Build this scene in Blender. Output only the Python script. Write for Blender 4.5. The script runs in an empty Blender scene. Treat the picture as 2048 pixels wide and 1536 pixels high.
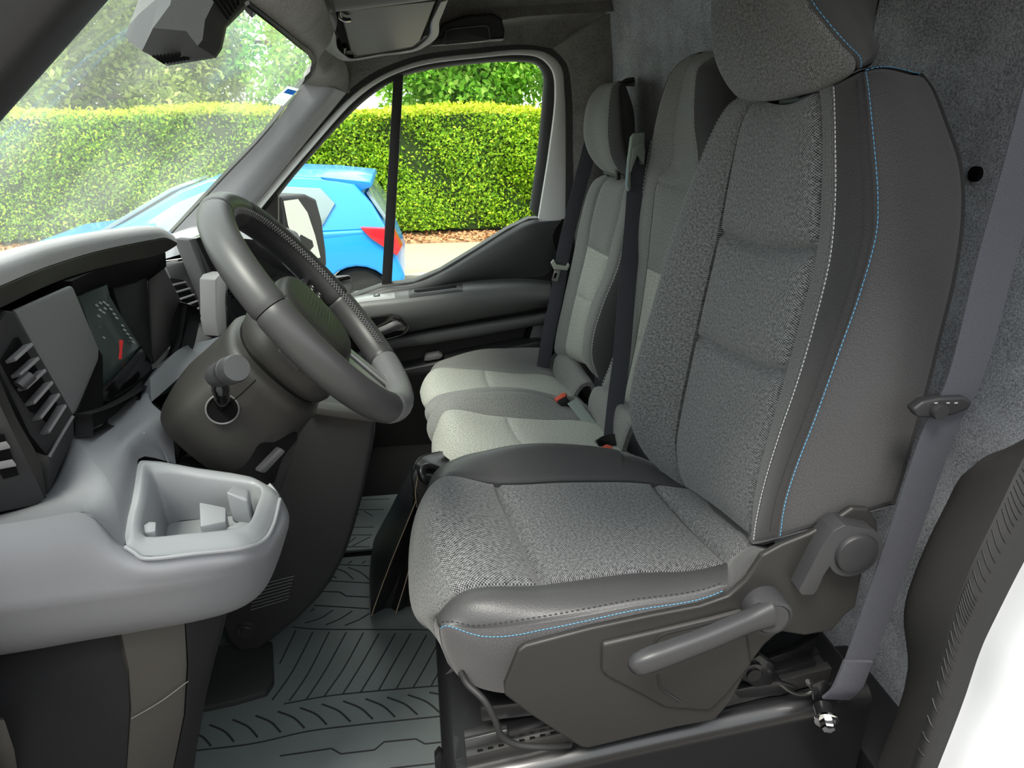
import bpy, bmesh, math, random
import numpy as np
from mathutils import Vector, Matrix

# ------------------------------------------------------------------ camera
F_PX, CX, CY = 1360.0, 1024.0, 768.0
PSI, TH = math.radians(8.2), math.radians(22.6)
CAM = np.array([0.0, 0.0, 1.1])            # z = 0 is the cab floor
scene = bpy.context.scene
col = scene.collection
cam_data = bpy.data.cameras.new('camera')
cam_data.sensor_width = 36.0
cam_data.lens = F_PX / 2048.0 * 36.0
cam_data.clip_start = 0.02
cam = bpy.data.objects.new('camera', cam_data)
col.objects.link(cam)
cam.location = CAM
cam.rotation_euler = (math.pi / 2 - TH, 0, -PSI)
scene.camera = cam

# ------------------------------------------------------------------ light
world = bpy.data.worlds.new('overcast_sky')
scene.world = world
world.use_nodes = True
bg = world.node_tree.nodes['Background']
bg.inputs['Color'].default_value = (0.93, 0.97, 1.0, 1)
bg.inputs['Strength'].default_value = 2.8
sun_data = bpy.data.lights.new('hazy_sun', 'SUN')
sun_data.energy = 7.0
sun_data.angle = math.radians(22)
sun_data.color = (1.0, 0.95, 0.86)
sun = bpy.data.objects.new('hazy_sun', sun_data)
col.objects.link(sun)
sun.location = (-3, -4, 8)
sun.rotation_euler = Vector((0.35, 0.42, -1.0)).to_track_quat('-Z', 'Y').to_euler()
scene.view_settings.view_transform = 'Standard'
scene.view_settings.look = 'None'
scene.view_settings.exposure = 0.1
scene.view_settings.gamma = 1.0
scene.view_settings.use_curve_mapping = False

# ------------------------------------------------------------------ pixel rays
_FW = np.array([math.sin(PSI) * math.cos(TH), math.cos(PSI) * math.cos(TH), -math.sin(TH)])
_RT = np.array([math.cos(PSI), -math.sin(PSI), 0.0])
_UP = np.cross(_RT, _FW)


def P(u, v, y=None, x=None, z=None):
    """photo pixel -> point on the plane x=, y= or z= (z above the cab floor)"""
    d = _FW + _RT * (u - CX) / F_PX + _UP * (CY - v) / F_PX
    if y is not None:
        t = (y - CAM[1]) / d[1]
    elif x is not None:
        t = (x - CAM[0]) / d[0]
    else:
        t = (z - CAM[2]) / d[2]
    return CAM + t * d


def PL(pts, y):
    return [P(u, v, y) for u, v in pts]


def PY(pts):
    return [P(u, v, y) for u, v, y in pts]


# ------------------------------------------------------------------ materials
def _mat(name):
    m = bpy.data.materials.new(name)
    m.use_nodes = True
    nt = m.node_tree
    return m, nt, nt.nodes['Principled BSDF']


def rgb(r, g, b):
    """sRGB 0..255 -> linear"""
    f = lambda c: (c / 255 / 12.92) if c / 255 <= 0.04045 else ((c / 255 + 0.055) / 1.055) ** 2.4
    return (f(r), f(g), f(b), 1.0)


def node(nt, kind, **kw):
    n = nt.nodes.new(kind)
    for k, v in kw.items():
        if k in n.inputs.keys():
            n.inputs[k].default_value = v
        else:
            setattr(n, k, v)
    return n


def plastic(name, c, rough=0.55, grain=900.0, bump=0.25, var=0.06, metal=0.0, spec=0.4):
    m, nt, b = _mat(name)
    tc = node(nt, 'ShaderNodeTexCoord')
    n = node(nt, 'ShaderNodeTexNoise', Scale=grain, Detail=2.0)
    nt.links.new(tc.outputs['Object'], n.inputs['Vector'])
    n2 = node(nt, 'ShaderNodeTexNoise', Scale=9.0, Detail=3.0)
    nt.links.new(tc.outputs['Object'], n2.inputs['Vector'])
    mx = node(nt, 'ShaderNodeMixRGB', blend_type='MIX')
    mx.inputs[1].default_value = [x * (1 - var) for x in c[:3]] + [1]
    mx.inputs[2].default_value = [min(1, x * (1 + var)) for x in c[:3]] + [1]
    nt.links.new(n2.outputs['Fac'], mx.inputs[0])
    nt.links.new(mx.outputs[0], b.inputs['Base Color'])
    bp = node(nt, 'ShaderNodeBump', Strength=bump, Distance=0.0006)
    nt.links.new(n.outputs['Fac'], bp.inputs['Height'])
    nt.links.new(bp.outputs[0], b.inputs['Normal'])
    b.inputs['Roughness'].default_value = rough
    b.inputs['Metallic'].default_value = metal
    b.inputs['Specular IOR Level'].default_value = spec
    return m


def leatherette(name, c, rough=0.5):
    m, nt, b = _mat(name)
    tc = node(nt, 'ShaderNodeTexCoord')
    v = node(nt, 'ShaderNodeTexVoronoi', Scale=420.0)
    nt.links.new(tc.outputs['Object'], v.inputs['Vector'])
    bp = node(nt, 'ShaderNodeBump', Strength=0.35, Distance=0.0006)
    nt.links.new(v.outputs['Distance'], bp.inputs['Height'])
    nt.links.new(bp.outputs[0], b.inputs['Normal'])
    b.inputs['Base Color'].default_value = c
    b.inputs['Roughness'].default_value = rough
    b.inputs['Specular IOR Level'].default_value = 0.4
    return m


def weave(name, dark, light, pitch=0.0022, contrast=1.0, rough=0.95, ribs=False):
    """woven cloth in UV metres: over-under threads with heathered yarn"""
    m, nt, b = _mat(name)
    uv = node(nt, 'ShaderNodeUVMap')
    sep = node(nt, 'ShaderNodeSeparateXYZ')
    nt.links.new(uv.outputs[0], sep.inputs[0])

    def math_(op, a, bb=None):
        n = node(nt, 'ShaderNodeMath', operation=op)
        for i, s in enumerate((a, bb)):
            if s is None:
                continue
            if isinstance(s, (int, float)):
                n.inputs[i].default_value = s
            else:
                nt.links.new(s, n.inputs[i])
        return n.outputs[0]
    k = 2 * math.pi / pitch
    su = math_('SINE', math_('MULTIPLY', sep.outputs[0], k))
    sv = math_('SINE', math_('MULTIPLY', sep.outputs[1], k * (0.35 if ribs else 1.0)))
    prod = math_('MULTIPLY', su, sv) if not ribs else su
    w = math_('MULTIPLY_ADD', prod, 0.5 * contrast)
    nt.nodes[-1].inputs[2].default_value = 0.5
    ns = node(nt, 'ShaderNodeTexNoise', Scale=0.85 / pitch, Detail=3.0, Roughness=0.7)
    nt.links.new(uv.outputs[0], ns.inputs['Vector'])
    mix1 = math_('ADD', math_('MULTIPLY', w, 0.45), math_('MULTIPLY', ns.outputs['Fac'], 0.75))
    ramp = node(nt, 'ShaderNodeValToRGB')
    ramp.color_ramp.elements[0].position = 0.44
    ramp.color_ramp.elements[0].color = dark
    ramp.color_ramp.elements[1].position = 0.78
    ramp.color_ramp.elements[1].color = light
    nt.links.new(mix1, ramp.inputs[0])
    nt.links.new(ramp.outputs[0], b.inputs['Base Color'])
    bp = node(nt, 'ShaderNodeBump', Strength=0.5, Distance=0.0008)
    nt.links.new(mix1, bp.inputs['Height'])
    nt.links.new(bp.outputs[0], b.inputs['Normal'])
    b.inputs['Roughness'].default_value = rough
    b.inputs['Specular IOR Level'].default_value = 0.15
    b.inputs['Sheen Weight'].default_value = 0.15
    return m


def felt(name, dark, light, scale=260.0, bump=0.6):
    m, nt, b = _mat(name)
    tc = node(nt, 'ShaderNodeTexCoord')
    n = node(nt, 'ShaderNodeTexNoise', Scale=scale, Detail=5.0, Roughness=0.75)
    nt.links.new(tc.outputs['Object'], n.inputs['Vector'])
    n2 = node(nt, 'ShaderNodeTexNoise', Scale=14.0, Detail=3.0)
    nt.links.new(tc.outputs['Object'], n2.inputs['Vector'])
    ad = node(nt, 'ShaderNodeMath', operation='MULTIPLY_ADD')
    nt.links.new(n2.outputs['Fac'], ad.inputs[0])
    ad.inputs[1].default_value = 0.25
    nt.links.new(n.outputs['Fac'], ad.inputs[2])
    ramp = node(nt, 'ShaderNodeValToRGB')
    ramp.color_ramp.elements[0].position = 0.48
    ramp.color_ramp.elements[0].color = dark
    ramp.color_ramp.elements[1].position = 0.78
    ramp.color_ramp.elements[1].color = light
    nt.links.new(ad.outputs[0], ramp.inputs[0])
    nt.links.new(ramp.outputs[0], b.inputs['Base Color'])
    bp = node(nt, 'ShaderNodeBump', Strength=bump, Distance=0.0015)
    nt.links.new(n.outputs['Fac'], bp.inputs['Height'])
    nt.links.new(bp.outputs[0], b.inputs['Normal'])
    b.inputs['Roughness'].default_value = 1.0
    b.inputs['Specular IOR Level'].default_value = 0.1
    b.inputs['Sheen Weight'].default_value = 0.2
    return m


def glass_pane(name, tint=(0.95, 0.98, 0.96), ior=1.5, haze=0.0, haze_col=(0.8, 0.9, 0.8), gloss_gain=1.0):
    """thin pane: transparent + fresnel mirror (+ haze for slight dirt and the reflected dash veil)"""
    m = bpy.data.materials.new(name)
    m.use_nodes = True
    nt = m.node_tree
    nt.nodes.remove(nt.nodes['Principled BSDF'])
    out = nt.nodes['Material Output']
    tr = node(nt, 'ShaderNodeBsdfTransparent')
    tr.inputs[0].default_value = (*tint, 1)
    gl = node(nt, 'ShaderNodeBsdfGlossy', Roughness=0.0)
    fr = node(nt, 'ShaderNodeFresnel', IOR=ior)
    geo = node(nt, 'ShaderNodeNewGeometry')
    io = node(nt, 'ShaderNodeMix')
    io.inputs[2].default_value = ior
    io.inputs[3].default_value = 1.0 / ior
    nt.links.new(geo.outputs['Backfacing'], io.inputs[0])
    nt.links.new(io.outputs[0], fr.inputs[0])
    mul = node(nt, 'ShaderNodeMath', operation='MULTIPLY', use_clamp=True)
    nt.links.new(fr.outputs[0], mul.inputs[0])
    mul.inputs[1].default_value = gloss_gain
    mix = node(nt, 'ShaderNodeMixShader')
    nt.links.new(mul.outputs[0], mix.inputs[0])
    nt.links.new(tr.outputs[0], mix.inputs[1])
    nt.links.new(gl.outputs[0], mix.inputs[2])
    last = mix
    if haze > 0:
        df = node(nt, 'ShaderNodeBsdfTranslucent')
        df.inputs[0].default_value = (*haze_col, 1)
        tc = node(nt, 'ShaderNodeTexCoord')
        n = node(nt, 'ShaderNodeTexNoise', Scale=3.0, Detail=2.0)
        nt.links.new(tc.outputs['Object'], n.inputs['Vector'])
        mm = node(nt, 'ShaderNodeMath', operation='MULTIPLY')
        nt.links.new(n.outputs['Fac'], mm.inputs[0])
        mm.inputs[1].default_value = haze * 2
        m2 = node(nt, 'ShaderNodeMixShader')
        nt.links.new(mm.outputs[0], m2.inputs[0])
        nt.links.new(mix.outputs[0], m2.inputs[1])
        nt.links.new(df.outputs[0], m2.inputs[2])
        last = m2
    nt.links.new(last.outputs[0], out.inputs['Surface'])
    return m


def leafmat(name, c1, c2, c3, trans=0.35):
    m, nt, b = _mat(name)
    g = node(nt, 'ShaderNodeNewGeometry')
    ramp = node(nt, 'ShaderNodeValToRGB')
    ramp.color_ramp.elements[0].color = c1
    ramp.color_ramp.elements[1].color = c3
    e = ramp.color_ramp.elements.new(0.55)
    e.color = c2
    nt.links.new(g.outputs['Random Per Island'], ramp.inputs[0])
    nt.links.new(ramp.outputs[0], b.inputs['Base Color'])
    b.inputs['Roughness'].default_value = 0.55
    b.inputs['Specular IOR Level'].default_value = 0.25
    tl = node(nt, 'ShaderNodeBsdfTranslucent')
    nt.links.new(ramp.outputs[0], tl.inputs[0])
    mx = node(nt, 'ShaderNodeMixShader')
    mx.inputs[0].default_value = trans
    nt.links.new(b.outputs[0], mx.inputs[1])
    nt.links.new(tl.outputs[0], mx.inputs[2])
    nt.links.new(mx.outputs[0], nt.nodes['Material Output'].inputs['Surface'])
    return m


def speckle(name, c1, c2, scale, rough=0.95, bump=0.4, dist=0.01):
    m, nt, b = _mat(name)
    tc = node(nt, 'ShaderNodeTexCoord')
    n = node(nt, 'ShaderNodeTexNoise', Scale=scale, Detail=6.0, Roughness=0.7)
    nt.links.new(tc.outputs['Object'], n.inputs['Vector'])
    ramp = node(nt, 'ShaderNodeValToRGB')
    ramp.color_ramp.elements[0].position = 0.35
    ramp.color_ramp.elements[0].color = c1
    ramp.color_ramp.elements[1].position = 0.65
    ramp.color_ramp.elements[1].color = c2
    nt.links.new(n.outputs['Fac'], ramp.inputs[0])
    nt.links.new(ramp.outputs[0], b.inputs['Base Color'])
    bp = node(nt, 'ShaderNodeBump', Strength=bump, Distance=dist)
    nt.links.new(n.outputs['Fac'], bp.inputs['Height'])
    nt.links.new(bp.outputs[0], b.inputs['Normal'])
    b.inputs['Roughness'].default_value = rough
    return m


def simple(name, c, rough=0.5, metal=0.0, coat=0.0, spec=0.5, emit=None, es=0.0):
    m, nt, b = _mat(name)
    b.inputs['Base Color'].default_value = c
    b.inputs['Roughness'].default_value = rough
    b.inputs['Metallic'].default_value = metal
    b.inputs['Coat Weight'].default_value = coat
    b.inputs['Specular IOR Level'].default_value = spec
    if emit:
        b.inputs['Emission Color'].default_value = emit
        b.inputs['Emission Strength'].default_value = es
    return m


M = {}
M['weave_seat'] = weave('seat_weave_grey', rgb(30, 31, 32), rgb(132, 133, 134), 0.0040)
M['weave_side'] = weave('seat_cloth_charcoal', rgb(38, 38, 40), rgb(88, 87, 88), 0.0014, 0.5)
M['weave_dark'] = weave('seat_cloth_dark', rgb(30, 30, 31), rgb(70, 69, 70), 0.0014, 0.6)
M['weave_rib'] = weave('seat_piping_rib', rgb(44, 45, 46), rgb(116, 117, 117), 0.0026, 1.0, ribs=True)
M['cloth_pale'] = weave('bench_cloth_pale', rgb(92, 94, 90), rgb(188, 190, 181), 0.0032)
M['cloth_mid'] = weave('bench_cloth_mid', rgb(66, 67, 66), rgb(148, 149, 146), 0.0026)
M['leatherette'] = leatherette('leatherette_charcoal', rgb(66, 66, 67), 0.45)
M['leather_black'] = leatherette('old_black_leather', rgb(24, 24, 25), 0.32)
M['plastic_dark'] = plastic('plastic_charcoal', rgb(38, 37, 36), 0.48)
M['post_trim'] = plastic('post_trim_charcoal', rgb(56, 55, 54), 0.6, 400, 0.4)
M['plastic_black'] = plastic('plastic_black', rgb(36, 36, 38), 0.5)
M['plastic_mid'] = plastic('plastic_mid_grey', rgb(92, 92, 94), 0.5)
M['plastic_grey'] = plastic('plastic_dash_grey', rgb(103, 104, 108), 0.46)
M['plastic_light'] = plastic('plastic_light_grey', rgb(124, 126, 129), 0.4)
M['pad'] = plastic('dash_soft_pad', rgb(142, 142, 144), 0.55, 500, 0.5)
M['handle'] = plastic('lever_grey', rgb(50, 50, 52), 0.42, 900, 0.1)
M['housing'] = plastic('housing_grey', rgb(44, 44, 45), 0.55)
M['kick_black'] = plastic('kick_panel_black', rgb(20, 20, 22), 0.7, spec=0.2)
M['kick_brown'] = plastic('kick_panel_dark', rgb(46, 44, 41), 0.5)
M['satin'] = simple('satin_silver', rgb(176, 176, 176), 0.38, metal=0.8)
M['gloss_black'] = simple('gloss_black', rgb(14, 14, 15), 0.12, coat=0.5)
M['pillar'] = plastic('pillar_trim_grey', rgb(150, 150, 154), 0.5)
M['door_mid'] = plastic('door_trim_grey', rgb(86, 87, 87), 0.48)
M['satin_grey'] = plastic('switch_plate_grey', rgb(136, 138, 138), 0.35)
M['door_dark'] = plastic('door_trim_dark', rgb(60, 60, 61), 0.5)
M['rail_steel'] = simple('rail_steel', rgb(92, 92, 92), 0.35, metal=0.9)
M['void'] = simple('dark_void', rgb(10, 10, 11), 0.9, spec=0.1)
M['felt'] = felt('bulkhead_felt', rgb(90, 92, 97), rgb(176, 180, 187), 330.0, 0.4)
M['headliner'] = felt('headliner_felt', rgb(72, 72, 73), rgb(138, 136, 132), 420.0, 0.35)
M['rubber'] = plastic('rubber_black', rgb(32, 32, 33), 0.6, 700, 0.3)
M['mat'] = plastic('rubber_mat', rgb(84, 90, 90), 0.4, 900, 0.3, 0.16)
M['mat_groove'] = simple('mat_groove', rgb(16, 17, 18), 0.8)
M['webbing'] = None
M['white_paint'] = simple('van_white_paint', rgb(226, 228, 231), 0.28, coat=0.4)
M['frame_paint'] = simple('door_frame_paint', rgb(236, 237, 236), 0.35, coat=0.3)
M['steel_black'] = simple('black_painted_steel', rgb(17, 17, 19), 0.33, metal=0.0, coat=0.15)
M['steel'] = simple('bare_steel', rgb(170, 170, 168), 0.28, metal=1.0)
M['chrome'] = simple('chrome', rgb(225, 225, 225), 0.08, metal=1.0)
M['stitch_white'] = simple('thread_white', rgb(205, 207, 208), 0.8)
M['stitch_blue'] = simple('thread_blue', rgb(84, 156, 200), 0.8)
M['stitch_dark'] = simple('thread_dark', rgb(44, 44, 46), 0.8)
M['red'] = simple('buckle_red', rgb(206, 92, 72), 0.5)
M['screen'] = simple('cluster_glass', rgb(62, 72, 70), 0.2, coat=0.4)
M['white_mark'] = simple('white_mark', rgb(225, 228, 228), 0.6)
M['grey_mark'] = simple('grey_mark', rgb(150, 155, 155), 0.6)
M['needle'] = simple('needle_red', rgb(235, 60, 62), 0.5)
M['car_blue'] = simple('car_paint_blue', rgb(26, 136, 214), 0.3, coat=0.5)
M['car_glass'] = simple('car_glass', rgb(120, 138, 142), 0.1, coat=0.5)
M['car_rim'] = simple('alloy_rim', rgb(196, 200, 190), 0.35, metal=0.6)
M['tail_red'] = simple('tail_lamp_red', rgb(205, 30, 42), 0.2, coat=0.5)
M['tyre'] = simple('tyre_black', rgb(28, 28, 28), 0.8)
M['mirror'] = simple('mirror_silver', rgb(235, 238, 238), 0.02, metal=1.0)
M['windscreen'] = glass_pane('windscreen_glass', (0.90, 0.95, 0.91), 1.52, haze=0.075, gloss_gain=0.25)  # haze mixes slight dirt with a painted veil of dash reflection
M['door_glass'] = glass_pane('door_glass', (0.95, 0.98, 0.95), 1.5, gloss_gain=0.3)
M['cover_glass'] = glass_pane('clear_cover', (0.9, 0.95, 0.95), 1.5)
M['hedge_leaf'] = leafmat('hedge_leaf', rgb(70, 116, 14), rgb(134, 182, 28), rgb(194, 222, 56))
M['hedge_tip'] = leafmat('hedge_sunlit_growth', rgb(140, 168, 22), rgb(190, 205, 40), rgb(216, 214, 84))  # growth on the hedge top, sunlight put into its yellow
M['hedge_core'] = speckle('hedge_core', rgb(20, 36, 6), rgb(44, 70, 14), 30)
M['tree_leaf_a'] = leafmat('tree_leaf_olive', rgb(100, 128, 40), rgb(158, 180, 74), rgb(212, 220, 136), 0.5)
M['tree_leaf_b'] = leafmat('tree_leaf_fresh', rgb(84, 146, 34), rgb(140, 202, 60), rgb(196, 228, 112), 0.5)
M['bark'] = speckle('bark', rgb(52, 42, 32), rgb(96, 82, 64), 20)
M['asphalt'] = speckle('asphalt', rgb(120, 118, 112), rgb(150, 147, 140), 60, dist=0.004)
M['pavement'] = speckle('pavement', rgb(146, 136, 114), rgb(170, 160, 136), 40, dist=0.003)
M['block_wall'] = speckle('block_wall_render', rgb(150, 142, 130), rgb(172, 163, 150), 25, dist=0.002)
M['litter'] = speckle('leaf_litter', rgb(120, 78, 52), rgb(196, 160, 120), 14, dist=0.02)
M['kerb'] = speckle('kerb_stone', rgb(168, 162, 146), rgb(186, 180, 166), 30, dist=0.003)


def webbing_mat():
    m, nt, b = _mat('belt_webbing')
    uv = node(nt, 'ShaderNodeUVMap')
    mp = node(nt, 'ShaderNodeMapping')
    mp.inputs['Scale'].default_value = (1, 1, 1)
    nt.links.new(uv.outputs[0], mp.inputs[0])
    w = node(nt, 'ShaderNodeTexWave', Scale=260.0, Distortion=0.0)
    w.bands_direction = 'DIAGONAL'
    nt.links.new(mp.outputs[0], w.inputs['Vector'])
    n = node(nt, 'ShaderNodeTexNoise', Scale=700.0)
    nt.links.new(uv.outputs[0], n.inputs['Vector'])
    mx = node(nt, 'ShaderNodeMixRGB')
    mx.inputs[1].default_value = rgb(54, 55, 61)
    mx.inputs[2].default_value = rgb(92, 93, 101)
    ad = node(nt, 'ShaderNodeMath', operation='MULTIPLY')
    nt.links.new(w.outputs['Fac'], ad.inputs[0])
    nt.links.new(n.outputs['Fac'], ad.inputs[1])
    nt.links.new(ad.outputs[0], mx.inputs[0])
    nt.links.new(mx.outputs[0], b.inputs['Base Color'])
    bp = node(nt, 'ShaderNodeBump', Strength=0.4, Distance=0.0006)
    nt.links.new(w.outputs['Fac'], bp.inputs['Height'])
    nt.links.new(bp.outputs[0], b.inputs['Normal'])
    b.inputs['Roughness'].default_value = 0.7
    b.inputs['Specular IOR Level'].default_value = 0.3
    return m


M['webbing'] = webbing_mat()

# ------------------------------------------------------------------ object helpers
def tag(o, label=None, cat=None, group=None, kind=None):
    if label:
        o['label'] = label
    if cat:
        o['category'] = cat
    if group:
        o['group'] = group
    if kind:
        o['kind'] = kind
    return o


def thing(name, loc, label, cat, group=None, kind=None):
    o = bpy.data.objects.new(name, None)
    o.empty_display_size = 0.05
    col.objects.link(o)
    o.location = Vector([float(c) for c in loc])
    return tag(o, label, cat, group, kind)


def wloc(o):
    p = Vector((0, 0, 0))
    while o is not None:
        p = p + o.location
        o = o.parent
    return p


def link(name, me, mat, parent=None):
    """mesh data is in world metres; the object's origin moves to the middle of its base"""
    o = bpy.data.objects.new(name, me)
    col.objects.link(o)
    n = len(me.vertices)
    co = np.empty(n * 3)
    me.vertices.foreach_get('co', co)
    co = co.reshape(-1, 3)
    org = np.array([(co[:, 0].min() + co[:, 0].max()) / 2, (co[:, 1].min() + co[:, 1].max()) / 2, co[:, 2].min()])
    me.vertices.foreach_set('co', (co - org).ravel())
    me.update()
    if mat is not None:
        me.materials.append(M[mat] if isinstance(mat, str) else mat)
    if parent is not None:
        o.parent = parent
        o.location = Vector(org) - wloc(parent)
    else:
        o.location = Vector(org)
    return o


def add(name, verts, faces, mat, parent=None, sharp=40, uv=None, smooth=True):
    me = bpy.data.meshes.new(name)
    me.from_pydata([tuple(map(float, v)) for v in verts], [], faces)
    if uv is not None:
        lay = me.uv_layers.new(name='UVMap')
        li = np.empty(len(me.loops), dtype=np.int32)
        me.loops.foreach_get('vertex_index', li)
        lay.data.foreach_set('uv', np.asarray(uv, dtype=np.float32)[li].ravel())
    if smooth:
        me.polygons.foreach_set('use_smooth', [True] * len(me.polygons))
        if sharp:
            me.set_sharp_from_angle(angle=math.radians(sharp))
    me.update()
    return link(name, me, mat, parent)


def from_bm(name, bm, mat, parent=None, sharp=40):
    bmesh.ops.recalc_face_normals(bm, faces=bm.faces)
    me = bpy.data.meshes.new(name)
    bm.to_mesh(me)
    bm.free()
    me.polygons.foreach_set('use_smooth', [True] * len(me.polygons))
    me.set_sharp_from_angle(angle=math.radians(sharp))
    me.update()
    return link(name, me, mat, parent)


def bevel_all(bm, w, seg=2, ang=30):
    if w <= 0:
        return
    es = [e for e in bm.edges if len(e.link_faces) == 2 and e.calc_face_angle(0) > math.radians(ang)]
    bmesh.ops.bevel(bm, geom=es, offset=w, segments=seg, profile=0.6, affect='EDGES', clamp_overlap=True)


def bm_box(c, s, R=None, bm=None):
    bm = bm or bmesh.new()
    r = bmesh.ops.create_cube(bm, size=1.0)
    m = Matrix.Translation(Vector([float(k) for k in c]))
    if R is not None:
        m = m @ R.to_4x4()
    m = m @ Matrix.Diagonal((float(s[0]), float(s[1]), float(s[2]), 1))
    bmesh.ops.transform(bm, matrix=m, verts=r['verts'])
    return bm


def box(name, c, s, mat, parent=None, bev=0.003, R=None, seg=2):
    bm = bm_box(c, s, R)
    bevel_all(bm, bev, seg)
    return from_bm(name, bm, mat, parent)


def prism(name, poly, vec, mat, parent=None, bev=0.002, seg=2, sharp=40, poly2=None):
    """3D polygon extruded along vec (or bridged to poly2)"""
    bm = bmesh.new()
    a = [bm.verts.new(tuple(map(float, p))) for p in poly]
    if poly2 is None:
        poly2 = [np.array(p) + np.array(vec) for p in poly]
    b = [bm.verts.new(tuple(map(float, p))) for p in poly2]
    n = len(a)
    bm.faces.new(a)
    bm.faces.new(list(reversed(b)))
    for i in range(n):
        bm.faces.new((a[i], b[i], b[(i + 1) % n], a[(i + 1) % n]))
    bmesh.ops.recalc_face_normals(bm, faces=bm.faces)
    bevel_all(bm, bev, seg)
    return from_bm(name, bm, mat, parent, sharp)


def crom(pts, n, closed=False):
    """Catmull-Rom through pts, resampled to n points by chord length"""
    p = np.array([np.asarray(q, float) for q in pts])
    if len(p) == 2 and not closed:
        t = np.linspace(0, 1, n)[:, None]
        return p[0] * (1 - t) + p[1] * t
    if closed:
        q = np.vstack([p[-1], p, p[0], p[1]])
        segs = len(p)
    else:
        q = np.vstack([2 * p[0] - p[1], p, 2 * p[-1] - p[-2]])
        segs = len(p) - 1
    out = []
    K = 24
    for i in range(segs):
        p0, p1, p2, p3 = q[i], q[i + 1], q[i + 2], q[i + 3]
        d0 = max(np.linalg.norm(p1 - p0), 1e-9) ** 0.5
        d1 = max(np.linalg.norm(p2 - p1), 1e-9) ** 0.5
        d2 = max(np.linalg.norm(p3 - p2), 1e-9) ** 0.5
        m1 = (p1 - p0) / d0 - (p2 - p0) / (d0 + d1) + (p2 - p1) / d1
        m2 = (p2 - p1) / d1 - (p3 - p1) / (d1 + d2) + (p3 - p2) / d2
        m1, m2 = m1 * d1, m2 * d1
        t = np.linspace(0, 1, K, endpoint=False)[:, None]
        out.append((2 * t**3 - 3 * t**2 + 1) * p1 + (t**3 - 2 * t**2 + t) * m1 + (-2 * t**3 + 3 * t**2) * p2 + (t**3 - t**2) * m2)
    out.append((p[0] if closed else p[-1])[None])
    c = np.vstack(out)
    L = np.concatenate([[0], np.cumsum(np.linalg.norm(np.diff(c, axis=0), axis=1))])
    s = np.linspace(0, L[-1], n + (1 if closed else 0))
    r = np.stack([np.interp(s, L, c[:, k]) for k in range(3)], 1)
    return r[:-1] if closed else r


def cromu(pts, k):
    p = np.array([np.asarray(q, float) for q in pts])
    if len(p) == 2:
        t = np.linspace(0, 1, k + 1)[:, None]
        return p[0] * (1 - t) + p[1] * t
    q = np.vstack([2 * p[0] - p[1], p, 2 * p[-1] - p[-2]])
    out = []
    for i in range(len(p) - 1):
        p0, p1, p2, p3 = q[i], q[i + 1], q[i + 2], q[i + 3]
        d0, d1, d2 = (max(np.linalg.norm(b - a), 1e-9) for a, b in ((p0, p1), (p1, p2), (p2, p3)))
        m1 = ((p1 - p0) / d0 * d1 + (p2 - p1) / d1 * d0) / (d0 + d1) * d1
        m2 = ((p2 - p1) / d1 * d2 + (p3 - p2) / d2 * d1) / (d1 + d2) * d1
        t = np.linspace(0, 1, k, endpoint=False)[:, None]
        out.append((2 * t**3 - 3 * t**2 + 1) * p1 + (t**3 - 2 * t**2 + t) * m1 + (-2 * t**3 + 3 * t**2) * p2 + (t**3 - t**2) * m2)
    out.append(p[-1][None])
    return np.vstack(out)


def frames(pts, closed=False, up=None):
    p = np.asarray(pts)
    n = len(p)
    T = np.zeros_like(p)
    for i in range(n):
        a = p[(i - 1) % n] if (closed or i > 0) else p[i]
        b = p[(i + 1) % n] if (closed or i < n - 1) else p[i]
        T[i] = (b - a) / max(np.linalg.norm(b - a), 1e-9)
    N = np.zeros_like(p)
    ref = np.array(up if up is not None else (0, 0, 1.0))
    if up is None and abs(T[0] @ ref) > 0.9:
        ref = np.array((0, 1.0, 0))
    v = ref - T[0] * (ref @ T[0])
    N[0] = v / np.linalg.norm(v)
    for i in range(1, n):
        src = np.array(up) if up is not None else N[i - 1]
        v = src - T[i] * (src @ T[i])
        N[i] = v / max(np.linalg.norm(v), 1e-9)
    return T, N, np.cross(T, N)


def tube_data(pts, r, k=10, closed=False, caps=True):
    p = np.asarray(pts, float)
    n = len(p)
    rr = np.full(n, r) if np.isscalar(r) else np.asarray(r, float)
    T, N, B = frames(p, closed)
    V, Fc = [], []
    for i in range(n):
        for j in range(k):
            a = 2 * math.pi * j / k
            V.append(p[i] + rr[i] * (math.cos(a) * N[i] + math.sin(a) * B[i]))
    m = n if closed else n - 1
    for i in range(m):
        for j in range(k):
            a, b = i * k + j, i * k + (j + 1) % k
            c, d = ((i + 1) % n) * k + (j + 1) % k, ((i + 1) % n) * k + j
            Fc.append((a, b, c, d))
    if caps and not closed:
        Fc.append(tuple(reversed(range(k))))
        Fc.append(tuple((n - 1) * k + j for j in range(k)))
    return V, Fc


def tube(name, pts, r, mat, parent=None, n=None, k=10, closed=False):
    p = crom(pts, n, closed) if n else np.asarray(pts, float)
    V, Fc = tube_data(p, r, k, closed)
    return add(name, V, Fc, mat, parent)


def multi(name, pieces, mat, parent=None, sharp=40):
    V, Fc = [], []
    for v, f in pieces:
        o = len(V)
        V += list(v)
        Fc += [tuple(i + o for i in q) for q in f]
    return add(name, V, Fc, mat, parent, sharp)


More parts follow.
